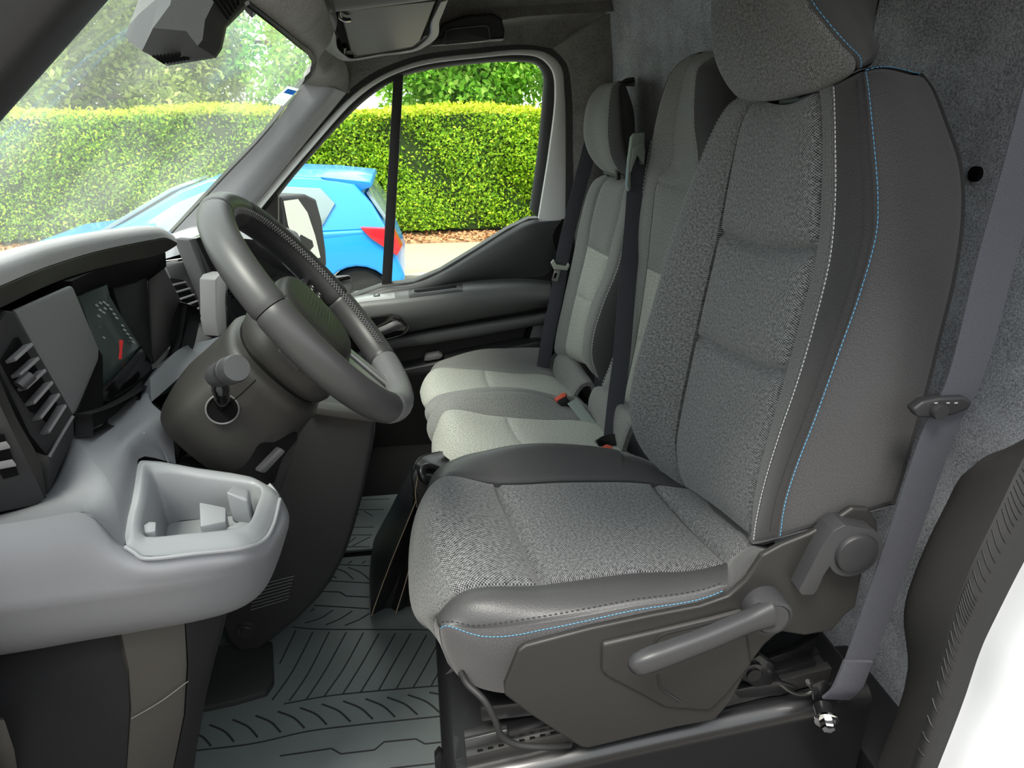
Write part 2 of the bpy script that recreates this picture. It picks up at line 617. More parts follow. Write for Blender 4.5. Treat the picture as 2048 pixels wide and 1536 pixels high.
def ribbon(name, pts, width, thick, mat, parent=None, side=None, n=60, twist=None):
    """flat strap along pts; side = list of cross directions (one per control point)"""
    p = crom(pts, n)
    S = crom(side, n) if len(side) > 1 else np.repeat(np.array(side), n, 0)
    T, _, _ = frames(p)
    V, U = [], []
    L = np.concatenate([[0], np.cumsum(np.linalg.norm(np.diff(p, axis=0), axis=1))])
    for i in range(n):
        s = S[i] - T[i] * (S[i] @ T[i])
        s /= np.linalg.norm(s)
        nn = np.cross(T[i], s)
        w = width / 2
        for (a, b) in ((-1, -1), (-0.96, -1.2), (0.96, -1.2), (1, -1), (1, 1), (0.96, 1.2), (-0.96, 1.2), (-1, 1)):
            V.append(p[i] + s * a * w + nn * b * thick / 2)
            U.append((a * w, L[i]))
    Fc = []
    k = 8
    for i in range(n - 1):
        for j in range(k):
            Fc.append((i * k + j, i * k + (j + 1) % k, (i + 1) * k + (j + 1) % k, (i + 1) * k + j))
    Fc.append(tuple(reversed(range(k))))
    Fc.append(tuple((n - 1) * k + j for j in range(k)))
    return add(name, V, Fc, mat, parent, 60, uv=U)


def lathe(name, prof, c, axis, mat, parent=None, k=32, sharp=35):
    """prof: (r, h) pairs along axis from c"""
    ax = np.asarray(axis, float)
    ax /= np.linalg.norm(ax)
    ref = np.array((0, 0, 1.0)) if abs(ax[2]) < 0.9 else np.array((1.0, 0, 0))
    e1 = np.cross(ax, ref)
    e1 /= np.linalg.norm(e1)
    e2 = np.cross(ax, e1)
    V, Fc = [], []
    for r, h in prof:
        for j in range(k):
            a = 2 * math.pi * j / k
            V.append(np.asarray(c) + ax * h + r * (math.cos(a) * e1 + math.sin(a) * e2))
    for i in range(len(prof) - 1):
        for j in range(k):
            Fc.append((i * k + j, i * k + (j + 1) % k, (i + 1) * k + (j + 1) % k, (i + 1) * k + j))
    Fc.append(tuple(reversed(range(k))))
    Fc.append(tuple((len(prof) - 1) * k + j for j in range(k)))
    bm = bmesh.new()
    vs = [bm.verts.new(tuple(v)) for v in V]
    for f in Fc:
        bm.faces.new([vs[i] for i in f])
    return from_bm(name, bm, mat, parent, sharp)


class Surf:
    """smooth surface through a family of 3D curves; a = curve index, b = 0..1 along"""

    def __init__(self, curves, centre, sharp=(), N=160, uni=False):
        if uni:            # control points are matched one to one between the curves
            N = (len(curves[0]) - 1) * 12 + 1
            self.c = np.array([cromu(q, 12) for q in curves])
        else:
            self.c = np.array([crom(q, N) for q in curves])
        self.N = N
        self.centre = np.asarray(centre, float)
        self.k = len(curves)
        self.sharp = set(sharp)

    def at(self, a, b):
        a = np.asarray(a, float)
        b = np.asarray(b, float)
        f = np.clip(b, 0, 1) * (self.N - 1)
        i = np.minimum(f.astype(int), self.N - 2)
        w = (f - i)[..., None]
        g = lambda k: self.c[k, i] * (1 - w) + self.c[k, i + 1] * w
        s = np.minimum(np.floor(a).astype(int), self.k - 2)
        s = np.maximum(s, 0)
        t = (a - s)[..., None]
        lo = np.maximum(s - 1, 0)
        hi = np.minimum(s + 2, self.k - 1)
        for q in self.sharp:
            lo = np.where(s == q, s, lo)
            hi = np.where(s + 1 == q, s + 1, hi)
        p0, p1, p2, p3 = g(lo), g(s), g(s + 1), g(hi)
        e0 = np.where((lo == s)[..., None], 2 * p1 - p2, p0)
        e3 = np.where((hi == s + 1)[..., None], 2 * p2 - p1, p3)
        d1 = np.linalg.norm(p2 - p1, axis=-1, keepdims=True) + 1e-9
        d0 = np.linalg.norm(p1 - e0, axis=-1, keepdims=True) + 1e-9
        d2 = np.linalg.norm(e3 - p2, axis=-1, keepdims=True) + 1e-9
        m1 = ((p1 - e0) / d0 * d1 + (p2 - p1) / d1 * d0) / (d0 + d1) * d1
        m2 = ((p2 - p1) / d1 * d2 + (e3 - p2) / d2 * d1) / (d1 + d2) * d1
        return ((2 * t**3 - 3 * t**2 + 1) * p1 + (t**3 - 2 * t**2 + t) * m1
                + (-2 * t**3 + 3 * t**2) * p2 + (t**3 - t**2) * m2)

    def nrm(self, a, b):
        h = 0.01
        da = self.at(np.clip(a + h, 0, self.k - 1), b) - self.at(np.clip(a - h, 0, self.k - 1), b)
        db = self.at(a, np.clip(b + 0.008, 0, 1)) - self.at(a, np.clip(b - 0.008, 0, 1))
        n = np.cross(da, db)
        n /= np.linalg.norm(n, axis=-1, keepdims=True) + 1e-12
        return n

    def panel(self, name, a0, a1, b0, b1, mat, parent, sink=0.004, sig=0.007, puff=0.0, res=0.009, skirt=0.012,
              edges=(1, 1, 1, 1), flip=None):
        A0, B0 = np.meshgrid(np.linspace(a0, a1, 24), np.linspace(b0, b1, 24), indexing='ij')
        Q = self.at(A0, B0)
        la = np.linalg.norm(np.diff(Q, axis=0), axis=2).sum(0).max()
        lb = np.linalg.norm(np.diff(Q, axis=1), axis=2).sum(1).max()

        def samp(x0, x1, L):
            n = max(5, int(L / res))
            t = np.linspace(0, 1, n + 1)
            e = [min(0.25, q / L) for q in (0.0015, 0.004, 0.008)] if L > 0.02 else []
            t = np.unique(np.round(np.concatenate([t, e, [1 - q for q in e]]), 5))
            return x0 + (x1 - x0) * t, t
        sa, ta = samp(a0, a1, la)
        sb, tb = samp(b0, b1, lb)
        A, Bm = np.meshgrid(sa, sb, indexing='ij')
        Pt = self.at(A, Bm)
        Nn = self.nrm(A, Bm)
        ref = (Pt - self.centre)
        sgn = np.sign((Nn * ref).sum(-1).mean())
        if flip:
            sgn *= -1
        Nn = Nn * sgn
        da = np.minimum(np.where(edges[0], ta, 9)[:, None], np.where(edges[1], 1 - ta, 9)[:, None]) * la
        db = np.minimum(np.where(edges[2], tb, 9)[None, :], np.where(edges[3], 1 - tb, 9)[None, :]) * lb
        d = np.minimum(da, db)
        off = -sink * np.exp(-(d / sig) ** 2) + puff * (1 - np.exp(-(d / (sig * 4)) ** 2))
        Pt = Pt + Nn * off[..., None]
        na, nb = len(sa), len(sb)
        U = np.stack([np.broadcast_to((ta * la)[:, None], (na, nb)), np.broadcast_to((tb * lb)[None, :], (na, nb))], -1)
        V = Pt.reshape(-1, 3).tolist()
        UV = U.reshape(-1, 2).tolist()
        Fc = []
        ccw = sgn > 0
        for i in range(na - 1):
            for j in range(nb - 1):
                q = (i * nb + j, (i + 1) * nb + j, (i + 1) * nb + j + 1, i * nb + j + 1)
                Fc.append(q if ccw else q[::-1])
        if skirt:
            ring = [(i, 0) for i in range(na)] + [(na - 1, j) for j in range(1, nb)] + \
                   [(i, nb - 1) for i in range(na - 2, -1, -1)] + [(0, j) for j in range(nb - 2, 0, -1)]
            base = len(V)
            for (i, j) in ring:
                V.append((Pt[i, j] - Nn[i, j] * skirt).tolist())
                UV.append(U[i, j].tolist())
            n = len(ring)
            for q in range(n):
                i0, i1 = ring[q], ring[(q + 1) % n]
                f = (i0[0] * nb + i0[1], base + q, base + (q + 1) % n, i1[0] * nb + i1[1])
                Fc.append(f if ccw else f[::-1])
        return add(name, V, Fc, mat, parent, 55, uv=UV)

    def line(self, a, b, n=200, off=0.0):
        aa = np.interp(np.linspace(0, 1, n), np.linspace(0, 1, len(a)), a) if not np.isscalar(a) else np.full(n, float(a))
        bb = np.interp(np.linspace(0, 1, n), np.linspace(0, 1, len(b)), b)
        p = self.at(aa, bb)
        if off:
            nn = self.nrm(aa, bb)
            s = np.sign((nn * (p - self.centre)).sum(-1).mean())
            p = p + nn * s * off
        return p


def stitches(name, line, mat, parent, pitch=0.006, length=0.0042, r=0.0006):
    p = np.asarray(line)
    L = np.concatenate([[0], np.cumsum(np.linalg.norm(np.diff(p, axis=0), axis=1))])
    pieces = []
    s = 0.0
    while s + length < L[-1]:
        q = np.array([[np.interp(x, L, p[:, k]) for k in range(3)] for x in (s, s + length * 0.5, s + length)])
        pieces.append(tube_data(q, [r * 0.7, r, r * 0.7], 5))
        s += pitch
    o = multi(name, pieces, mat, parent)
    o['kind'] = 'stuff'
    return o


def arr_mesh(name, V, Fq, mat, parent=None, smooth=False):
    """big quad soup from numpy arrays"""
    me = bpy.data.meshes.new(name)
    nv, nf = len(V), len(Fq)
    me.vertices.add(nv)
    me.vertices.foreach_set('co', V.astype(np.float32).ravel())
    me.loops.add(nf * 4)
    me.loops.foreach_set('vertex_index', Fq.astype(np.int32).ravel())
    me.polygons.add(nf)
    me.polygons.foreach_set('loop_start', np.arange(0, nf * 4, 4, dtype=np.int32))
    me.update(calc_edges=True)
    return link(name, me, mat, parent)


def leaves(name, pos, size, mat, parent, rng, nrm=None, aspect=0.55):
    n = len(pos)
    d = rng.normal(size=(n, 3))
    if nrm is not None:
        d = d * 0.75 + nrm
    d /= np.linalg.norm(d, axis=1)[:, None]
    e = rng.normal(size=(n, 3))
    t = np.cross(d, e)
    t /= np.linalg.norm(t, axis=1)[:, None]
    w = np.cross(d, t)
    s = (size * rng.uniform(0.6, 1.3, n))[:, None]
    V = np.stack([pos - t * s / 2, pos + w * s * aspect / 2 + d * s * 0.12, pos + t * s / 2, pos - w * s * aspect / 2 + d * s * 0.12], 1)
    Fq = np.arange(n * 4).reshape(n, 4)
    return arr_mesh(name, V.reshape(-1, 3), Fq, mat, parent)
# ================================================================== OUTSIDE
ROAD_Z = -0.95
rng = np.random.default_rng(7)
o = box('ground', (-2, 3.0, ROAD_Z - 0.05), (60, 46, 0.1), 'asphalt', None, 0)
tag(o, kind='structure')
o['label'] = 'grey asphalt road beside the van'
o = box('light_block_wall', (-1, -4.4, 0.6), (34, 0.3, 3.1), 'block_wall', None, 0)  # wall added out of view to darken the near side of the cab
tag(o, 'unseen wall added behind the camera to block low sky light', 'wall', kind='structure')
HY = 10.6                                     # foot of the hedge
o = box('pavement', (-4, HY - 1.35, ROAD_Z + 0.04), (40, 1.9, 0.12), 'pavement', None, 0.01)
tag(o, 'pale pavement running along the foot of the hedge', 'pavement', kind='structure')
o = box('kerb', (-4, HY - 2.37, ROAD_Z + 0.045), (40, 0.14, 0.13), 'kerb', None, 0.012)
tag(o, 'pale kerb stone edge of the pavement', 'kerb', kind='structure')
o = box('verge', (-4, HY + 0.5, ROAD_Z + 0.06), (40, 1.8, 0.16), 'litter', None, 0.02)
tag(o, 'brown leaf litter strip under the hedge', 'verge', kind='structure')
n = 2600
pos = np.stack([rng.uniform(-9, 5, n), HY - 0.4 + rng.uniform(0, 0.75, n) ** 1.3, np.full(n, ROAD_Z + 0.15)], 1)
o = leaves('fallen_leaves', pos, 0.085, simple('dry_leaf', rgb(176, 128, 88), 0.8), None, rng, np.array([0, 0, 1.6]))
tag(o, 'dry brown fallen leaves along the foot of the hedge', 'leaves', kind='stuff')

# hedge: core + leaf skin + top growth with sunlit yellow put into its colour
hedge = thing('hedge', (-3, HY + 0.9, ROAD_Z), 'long clipped green hedge with sunlit yellow growth along its top', 'hedge')
HT = 0.93
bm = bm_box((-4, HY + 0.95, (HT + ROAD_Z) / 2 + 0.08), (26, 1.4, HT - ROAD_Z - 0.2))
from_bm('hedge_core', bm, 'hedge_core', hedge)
n = 125000
x = rng.uniform(-13, 7, n)
z = ROAD_Z + 0.22 + (HT - ROAD_Z - 0.22) * rng.uniform(0, 1, n)
lump = 0.10 * np.sin(x * 2.1 + 1.3 * np.sin(z * 3)) + 0.07 * np.sin(x * 5.3 + z * 4.1)
y = HY + 0.16 + lump + rng.normal(0, 0.055, n)
leaves('foliage', np.stack([x, y, z], 1), 0.052, 'hedge_leaf', hedge, rng, np.array([0, -0.9, 0.5]))
n = 42000
x = rng.uniform(-13, 7, n)
y = HY + 0.05 + rng.uniform(0, 1.5, n)
z = HT + 0.02 + rng.normal(0, 0.035, n) + 0.05 * np.sin(x * 1.7) - 0.25 * np.clip(HY + 0.16 - y, 0, 1)
leaves('sunlit_growth', np.stack([x, y, z], 1), 0.062, 'hedge_tip', hedge, rng, np.array([0, -0.3, 0.9]))


def tree(x, y, zc, rx, rz, n, mat, label, size=0.15, seed=1, clumps=26, density=0.42):
    r = np.random.default_rng(seed)
    t = thing('tree', (x, y, ROAD_Z), label, 'tree', 'trees behind the hedge')
    c = r.normal(size=(clumps, 3))
    c /= np.linalg.norm(c, axis=1)[:, None]
    c *= r.uniform(0.25, 1.0, (clumps, 1)) ** 0.6
    c = c * np.array([rx, rx * 0.8, rz]) + np.array([x, y, zc])
    k = r.integers(0, clumps, n)
    d = r.normal(size=(n, 3))
    d /= np.linalg.norm(d, axis=1)[:, None]
    pos = c[k] + d * (r.uniform(0.3, 1, n) ** 0.5)[:, None] * np.array([rx, rx * .8, rz]) * density
    leaves('crown', pos, size, mat, t, r, np.array([0, -0.3, 0.5]))
    tr = crom([(x, y, ROAD_Z), (x + 0.1, y, ROAD_Z + 1.5), (x - 0.1, y, zc)], 12)
    V, Fc = tube_data(tr, np.linspace(0.17, 0.07, 12), 9)
    add('trunk', V, Fc, 'bark', t)
    for i in range(7):
        e = c[i]
        s = np.array([x, y, ROAD_Z + 1.4 + 0.2 * i])
        V, Fc = tube_data(crom([s, (s + e) / 2 + [0, 0, 0.25], e], 8), np.linspace(0.06, 0.015, 8), 6)
        add('branch', V, Fc, 'bark', t)
    return t


tree(-8.8, 13.6, 2.3, 2.3, 2.4, 40000, 'tree_leaf_a', 'olive green tree at the far left behind the hedge', seed=3, size=0.12)
tree(-5.6, 13.4, 2.0, 2.0, 2.2, 38000, 'tree_leaf_a', 'dense olive tree behind the hedge, left of the camera housing', seed=5, size=0.12)
tree(-4.3, 15.0, 2.4, 1.5, 2.2, 21000, 'tree_leaf_a', 'olive tree behind the hedge, seen below the camera housing', seed=11, size=0.12)
tree(-2.0, 14.4, 1.6, 1.05, 1.1, 3400, 'tree_leaf_b', 'airy fresh green tree with sky gaps beside the far windscreen pillar', seed=8, size=0.13)
tree(1.15, 13.6, 2.0, 1.4, 1.5, 23000, 'tree_leaf_b', 'bright green tree above the hedge in the middle of the door window', seed=9, size=0.13)
tree(3.4, 14.6, 2.4, 1.9, 2.0, 22000, 'tree_leaf_b', 'green tree behind the hedge at the rear corner of the door window', seed=14, size=0.13)

# ---------------------------------------------------------------- blue hatchback passing on the road
CY0 = 6.3
car = thing('hatchback_car', (-2.1, CY0 + 0.85, ROAD_Z), 'bright blue hatchback car on the road beyond the passenger door', 'car')


def CP(x, z, w):
    """side profile point -> both flanks; w = inset of the flank from the widest line"""
    return np.array([x, CY0 + w, ROAD_Z + z])


def flank(prof):
    near = [CP(x, z, w) for x, z, w in prof]
    far = [np.array([x, CY0 + 1.72 - w, ROAD_Z + z]) for x, z, w in prof]
    return near, far


def arch(cx, r, a0=math.pi, a1=0.0, n=13):
    return [(cx + r * math.cos(a), 0.31 + r * math.sin(a), 0.0) for a in np.linspace(a0, a1, n)]


XW1, XW2 = -0.53, -3.12
lower = [(-0.12, 0.30, 0.05), (-0.10, 0.55, 0.02), (-0.16, 0.74, 0.02), (-0.24, 0.98, 0.05), (-1.2, 0.95, 0.03), (-2.2, 0.93, 0.03), (-2.75, 0.92, 0.05),
         (-3.45, 0.84, 0.08), (-3.92, 0.68, 0.14), (-4.04, 0.45, 0.18), (-4.0, 0.22, 0.18)]
lower += arch(XW2, 0.34) + [(-2.8, 0.2, 0.0), (-1.3, 0.2, 0.0)] + arch(XW1, 0.34) + [(-0.3, 0.26, 0.05)]
a, b = flank(lower)
prism('lower_body', a, None, 'car_blue', car, 0.035, 3, poly2=b)
green = [(-0.24, 0.97, 0.05), (-0.36, 1.18, 0.12), (-0.50, 1.36, 0.2), (-0.78, 1.42, 0.22), (-1.3, 1.45, 0.22), (-1.75, 1.42, 0.22), (-2.0, 1.33, 0.2), (-2.75, 0.92, 0.06)]
a, b = flank(green)
prism('upper_body', a, None, 'car_blue', car, 0.03, 3, poly2=b)
# side windows sit proud of the upper body by 6 mm, following its tilt
def side_glass(name, pts, off):
    def w_at(z):
        return np.interp(z, [0.95, 1.18, 1.36, 1.45], [0.045, 0.115, 0.185, 0.215]) - off
    q = [CP(x, z, w_at(z)) for x, z in pts]
    prism(name, q, (0, 0.02, 0), 'car_glass', car, 0.004)
side_glass('rear_side_window', [(-0.80, 1.02), (-0.68, 1.20), (-0.80, 1.33), (-1.22, 1.35), (-1.22, 1.0)], 0.012)
side_glass('front_side_window', [(-1.30, 1.0), (-1.30, 1.35), (-1.72, 1.34), (-2.02, 1.23), (-2.42, 1.0)], 0.012)
prism('rear_window', [(-0.25, CY0 + 0.18, ROAD_Z + 1.03), (-0.41, CY0 + 0.27, ROAD_Z + 1.27), (-0.41, CY0 + 1.45, ROAD_Z + 1.27), (-0.25, CY0 + 1.54, ROAD_Z + 1.03)],
      (0.025, 0, 0.02), 'car_glass', car, 0.004)
prism('windshield', [(-2.68, CY0 + 0.16, ROAD_Z + 0.985), (-2.08, CY0 + 0.26, ROAD_Z + 1.315), (-2.08, CY0 + 1.46, ROAD_Z + 1.315), (-2.68, CY0 + 1.56, ROAD_Z + 0.985)],
      (-0.02, 0, 0.025), 'car_glass', car, 0.004)
prism('spoiler', [(-0.80, CY0 + 0.2, ROAD_Z + 1.425), (-0.36, CY0 + 0.2, ROAD_Z + 1.375), (-0.345, CY0 + 0.21, ROAD_Z + 1.33), (-0.46, CY0 + 0.22, ROAD_Z + 1.29), (-0.7, CY0 + 0.22, ROAD_Z + 1.36)],
      (0, 1.3, 0), 'car_blue', car, 0.015)
prism('tail_lamp', [(-0.16, CY0 - 0.006, ROAD_Z + 0.74), (-0.12, CY0 + 0.0, ROAD_Z + 0.80), (-0.20, CY0 - 0.004, ROAD_Z + 0.985), (-0.47, CY0 + 0.01, ROAD_Z + 1.0), (-0.38, CY0 - 0.004, ROAD_Z + 0.9)],
      (0.02, 0.22, 0), 'tail_red', car, 0.008)
box('door_handle', (-1.45, CY0 + 0.0, ROAD_Z + 0.86), (0.2, 0.03, 0.03), 'car_blue', car, 0.008)
box('door_mirror', (-2.25, CY0 - 0.1, ROAD_Z + 1.03), (0.16, 0.2, 0.13), 'car_blue', car, 0.04, seg=3)
for xw in (XW1, XW2):
    for yy, s in ((CY0 + 0.06, 1), (CY0 + 1.66, -1)):
        w = lathe('tyre', [(0.20, 0), (0.285, 0.0), (0.31, 0.03), (0.31, 0.17), (0.285, 0.2), (0.2, 0.2)], (xw, yy - (0 if s > 0 else 0.2), ROAD_Z + 0.31), (0, 1, 0), 'tyre', car, 36)
        lathe('wheel_rim', [(0.03, -0.01), (0.06, -0.012), (0.14, 0.012), (0.205, 0.004), (0.21, 0.05), (0.1, 0.08)],
              (xw, yy if s > 0 else yy, ROAD_Z + 0.31), (0, s, 0), 'car_rim', w, 30)

# ================================================================== CAB SHELL
# floor pan
o = box('floor', (0.05, 1.33, -0.03), (1.7, 1.95, 0.06), 'void', None, 0.004)
tag(o, kind='structure')
# bulkhead behind the seats, felt covered
plan = [(0.585, 2.34), (0.60, 2.2), (0.645, 1.9), (0.69, 1.5), (0.735, 1.3), (0.80, 1.1), (0.835, 0.9), (0.84, 0.65), (0.84, 0.42)]
S = Surf([[(x - 0.0, y, 1.56) for x, y in plan], [(x - 0.03, y, 1.36) for x, y in plan], [(x + 0.0, y, 1.2) for x, y in plan], [(x + 0.012, y, 0.6) for x, y in plan], [(x, y, -0.02) for x, y in plan]],
         (2.0, 1.3, 0.7))
bulk = S.panel('wall_rear', 0, 4, 0, 1, 'felt', None, 0, res=0.03, skirt=0.05, flip=False)
tag(bulk, kind='structure')
bulk['label'] = 'dark grey felt bulkhead behind the seats'
h = P(1950, 348, x=0.838)
lathe('bulkhead_hole', [(0.0112, -0.003), (0.0112, 0.004)], h, (1, 0, 0), 'void', bulk, 24)

# roof lining: from the windscreen header back and down to the far door opening
apert = [(392, 520), (440, 466), (520, 374), (600, 281), (690, 186), (745, 146), (800, 122), (850, 108), (950, 96), (1050, 89), (1102, 97), (1133, 126), (1143, 180), (1146, 300), (1148, 440), (1150, 620)]
YA = 2.19
roof_c = [
    [(-0.05, 0.40, 1.26), (0.08, 0.40, 1.36), (0.9, 0.40, 1.42)],
    [(-0.09, 0.60, 1.26), (0.08, 0.6, 1.40), (0.9, 0.6, 1.49)],
    [(-0.13, 1.33, 1.27), (0.06, 1.33, 1.44), (0.9, 1.33, 1.54)],
    [(-0.17, 1.80, 1.27), (0.04, 1.85, 1.41), (0.9, 1.85, 1.49)],
    [(-0.215, 2.08, 1.24), (0.05, 2.1, 1.31), (0.9, 2.1, 1.38)],
]
S = Surf(roof_c, (0.3, 1.3, 0.3))
ceil = S.panel('ceiling', 0, 4, 0, 1, 'headliner', None, 0, res=0.04, skirt=0.03)
tag(ceil, kind='structure')
# side of the roof lining, far side: between the roof edge and the door opening
up = [P(628, 118, 2.1), (-0.17, 2.08, 1.23), (0.0, 2.09, 1.25), (0.15, 2.1, 1.285), (0.3, 2.1, 1.31), (0.5, 2.1, 1.34), (0.72, 2.1, 1.36)]
dn = [P(690, 186, YA), P(745, 146, YA), P(800, 122, YA), P(850, 108, YA), P(950, 96, YA), P(1050, 89, YA), P(1105, 97, YA)]
md = [(np.array(a) + np.array(b)) / 2 + np.array([0, 0.03, 0.015]) for a, b in zip(up, dn)]
S = Surf([up, md, dn], (0.2, 2.6, 1.5))
o = S.panel('wall_left', 0, 2, 0, 1, 'headliner', None, 0, res=0.03, skirt=0.05, flip=False)
tag(o, kind='structure')
o['label'] = 'grey felt roof lining above the passenger door'
# rear pillar lining beside the door, running down to the floor
up = [P(1105, 97, YA), P(1133, 126, YA), P(1143, 180, YA), P(1146, 300, YA), P(1148, 440, YA), P(1150, 620, YA), P(1100, 800, YA), P(1080, 980, YA)]
dn = [(0.66, 2.1, 1.37), (0.66, 2.14, 1.22), (0.66, 2.16, 1.1), (0.66, 2.18, 0.95), (0.66, 2.18, 0.75), (0.66, 2.18, 0.5), (0.66, 2.18, 0.2), (0.66, 2.18, 0)]
S = Surf([up, [(np.array(a) * 0.72 + np.array(b) * 0.28) - np.array([0, 0.02, 0]) for a, b in zip(up, dn)], dn], (0.6, 2.8, 0.9))
o = S.panel('trim_1', 0, 2, 0, 1, 'headliner', None, 0, res=0.03, skirt=0.04)
tag(o, kind='structure')
o['label'] = 'grey rear pillar lining beside the passenger door'
# header felt above the windscreen
hA = [P(440, -60, 0.55), P(497, 0, 0.69), P(560, 50, 0.90), P(600, 84, 1.2), P(624, 106, 1.6), P(629, 135, 1.95), P(622, 152, 2.06), P(606, 168, 2.12)]
hB = [a + np.array([0.045, 0.0, 0.03]) for a in hA[:5]] + [P(652, 124, 2.0), P(680, 152, 2.12), P(692, 186, YA)]
hM = [(a + b) / 2 + np.array([0.0, 0, -0.008]) for a, b in zip(hA, hB)]
hC = [np.array([c[0], c[1], c[2]]) for c in ((-0.06, 0.52, 1.262), (-0.09, 0.68, 1.265), (-0.11, 0.92, 1.268), (-0.125, 1.2, 1.272), (-0.15, 1.6, 1.274))] + [hB[5] + np.array([0.02, 0.03, 0.03]), hB[6] + np.array([0.02, 0.02, 0.02]), hB[7] + np.array([0.01, 0.02, 0.0])]
S = Surf([hA, hM, hB, hC], (-0.1, 1.4, 1.6), uni=True)
o = S.panel('trim_2', 0, 3, 0, 1, 'headliner', None, 0.0, res=0.02, skirt=0.03)
tag(o, kind='structure')
o['label'] = 'grey felt header above the windscreen'

# far windscreen pillar: lit plastic face, dark edge, rubber and painted frame
pilA = [P(606, 168, 2.12), P(540, 258, 2.13), P(450, 355, 2.14), P(345, 467, 2.15), P(300, 512, 2.16)]
pilB = [P(668, 176, 2.135), P(590, 262, 2.145), P(500, 365, 2.155), P(415, 475, 2.16), P(370, 530, 2.17)]
pilC = [P(692, 186, YA), P(606, 290, YA), P(528, 385, YA), P(440, 495, YA), P(400, 560, YA)]
S = Surf([pilA, pilB, pilC, [a + np.array([0, 0.04, 0.0]) for a in pilC]], (-0.2, 2.6, 1.0), sharp=(1, 2))
o = S.panel('trim_3', 0, 3, 0, 1, 'pillar', None, 0, res=0.02, skirt=0)
tag(o, kind='structure')
o['label'] = 'grey plastic trim of the far windscreen pillar'

# near windscreen pillar at the top left
a0, a1 = P(150, -12, 0.46), P(-60, 228, 0.46)
sl = (a0 - a1) / (a0[2] - a1[2])
top_, bot_ = a0 + sl * (1.27 - a0[2]), a0 + sl * (0.66 - a0[2])
prism('trim_4', [top_, bot_, bot_ + np.array([-0.11, -0.04, 0.04]), top_ + np.array([-0.12, -0.04, 0.05])], (0, 0.05, 0), 'plastic_black', None, 0.012, 3)
tag(bpy.data.objects['trim_4'], kind='structure')
bpy.data.objects['trim_4']['label'] = 'dark near windscreen pillar at the top left'
o = tube('trim_8', [top_, (0.08, 0.42, 1.37), (0.5, 0.42, 1.41), (0.9, 0.42, 1.43)], 0.035, 'headliner', None, 30, 12)
tag(o, kind='structure'); o['label'] = 'grey roof rail lining above the open near door'
o = prism('wall_right', [(-0.80, 0.50, 0.0), (-0.46, 0.50, 0.0), (-0.44, 0.50, 0.55), (-0.42, 0.50, 0.68), (-0.80, 0.50, 0.70)], (0, 0.05, 0), 'kick_black', None, 0.006)
tag(o, kind='structure'); o['label'] = 'dark near door hinge post below the windscreen pillar'
o = box('baseboard_right', (0.06, 0.55, -0.005), (1.2, 0.2, 0.05), 'plastic_black', None, 0.012, seg=3)
tag(o, kind='structure'); o['label'] = 'black plastic door sill on the near side'

# windscreen
ws_far = [P(606, 168, 2.12), P(540, 258, 2.13), P(450, 355, 2.14), P(345, 467, 2.15), P(250, 562, 2.16)]
ws_mid = [(-0.14, 1.45, 1.26), (-0.34, 1.45, 1.15), (-0.43, 1.45, 1.075), (-0.65, 1.42, 0.86), (-0.86, 1.4, 0.66)]
ws_near = [P(150, -12, 0.47), (-0.28, 0.47, 1.07), (-0.36, 0.47, 1.0), (-0.54, 0.46, 0.82), (-0.72, 0.46, 0.66)]
ws_q = [(-0.12, 0.90, 1.27), (-0.32, 0.92, 1.165), (-0.41, 0.93, 1.09), (-0.62, 0.93, 0.86), (-0.83, 0.92, 0.66)]
S = Surf([ws_near, ws_q, ws_mid, ws_far], (0.5, 1.3, 0.5), uni=True)
ws = S.panel('window_1', 0, 3, 0, 1, 'windscreen', None, 0, res=0.03, skirt=0)
tag(ws, kind='structure')
ws['label'] = 'raked windscreen with a sticker near the far pillar'
WS = S


def on_ws(u, v):
    """ray / windscreen hit"""
    d = P(u, v, 1.0) - CAM
    A, B = np.meshgrid(np.linspace(0, 3, 241), np.linspace(0, 1, 161), indexing='ij')
    Q = WS.at(A, B) - CAM
    L = np.linalg.norm(Q, axis=2)
    c = (Q @ d) / L / np.linalg.norm(d)
    i = np.unravel_index(np.argmax(c), c.shape)
    return Q[i] + CAM


fb0 = [P(497, 0, 0.69), P(560, 50, 0.90), P(600, 84, 1.2), P(624, 106, 1.6), P(629, 135, 1.95), P(622, 152, 2.06), P(606, 168, 2.10), P(540, 258, 2.11), P(450, 355, 2.12), P(345, 467, 2.13)]
fb1 = [P(489, 5, 0.695), P(552, 56, 0.905), P(592, 90, 1.2), P(616, 111, 1.6), P(621, 134, 1.95), P(615, 148, 2.06), P(598, 163, 2.10), P(533, 252, 2.11), P(443, 349, 2.12), P(339, 461, 2.13)]
S = Surf([fb0, fb1], (-0.6, 1.5, 1.3), uni=True)
S.panel('frit_band', 0, 1, 0, 1, 'rubber', ws, 0, res=0.02, skirt=0.003)
q = [on_ws(*p) for p in ((572, 168), (594, 175), (562, 208), (536, 202))]
e = np.array([0.004, -0.002, -0.004])
st = prism('sticker', [a + e for a in q], (0.0006, 0, -0.0006), leafmat('sticker_white', rgb(215, 228, 222), rgb(215, 228, 222), rgb(215, 228, 222), 0.8), ws, 0)
q2 = [q[0] * .93 + q[3] * .07, q[1] * .93 + q[2] * .07, q[1] * .62 + q[2] * .38, q[0] * .62 + q[3] * .38]
q2 = [a * 0.8 + (q2[0] + q2[1] + q2[2] + q2[3]) / 4 * 0.2 for a in q2]
prism('sticker_print', [a + e * 1.4 for a in q2], (0.0004, 0, -0.0004), leafmat('sticker_blue', rgb(80, 145, 205), rgb(80, 145, 205), rgb(80, 145, 205), 0.8), st, 0)
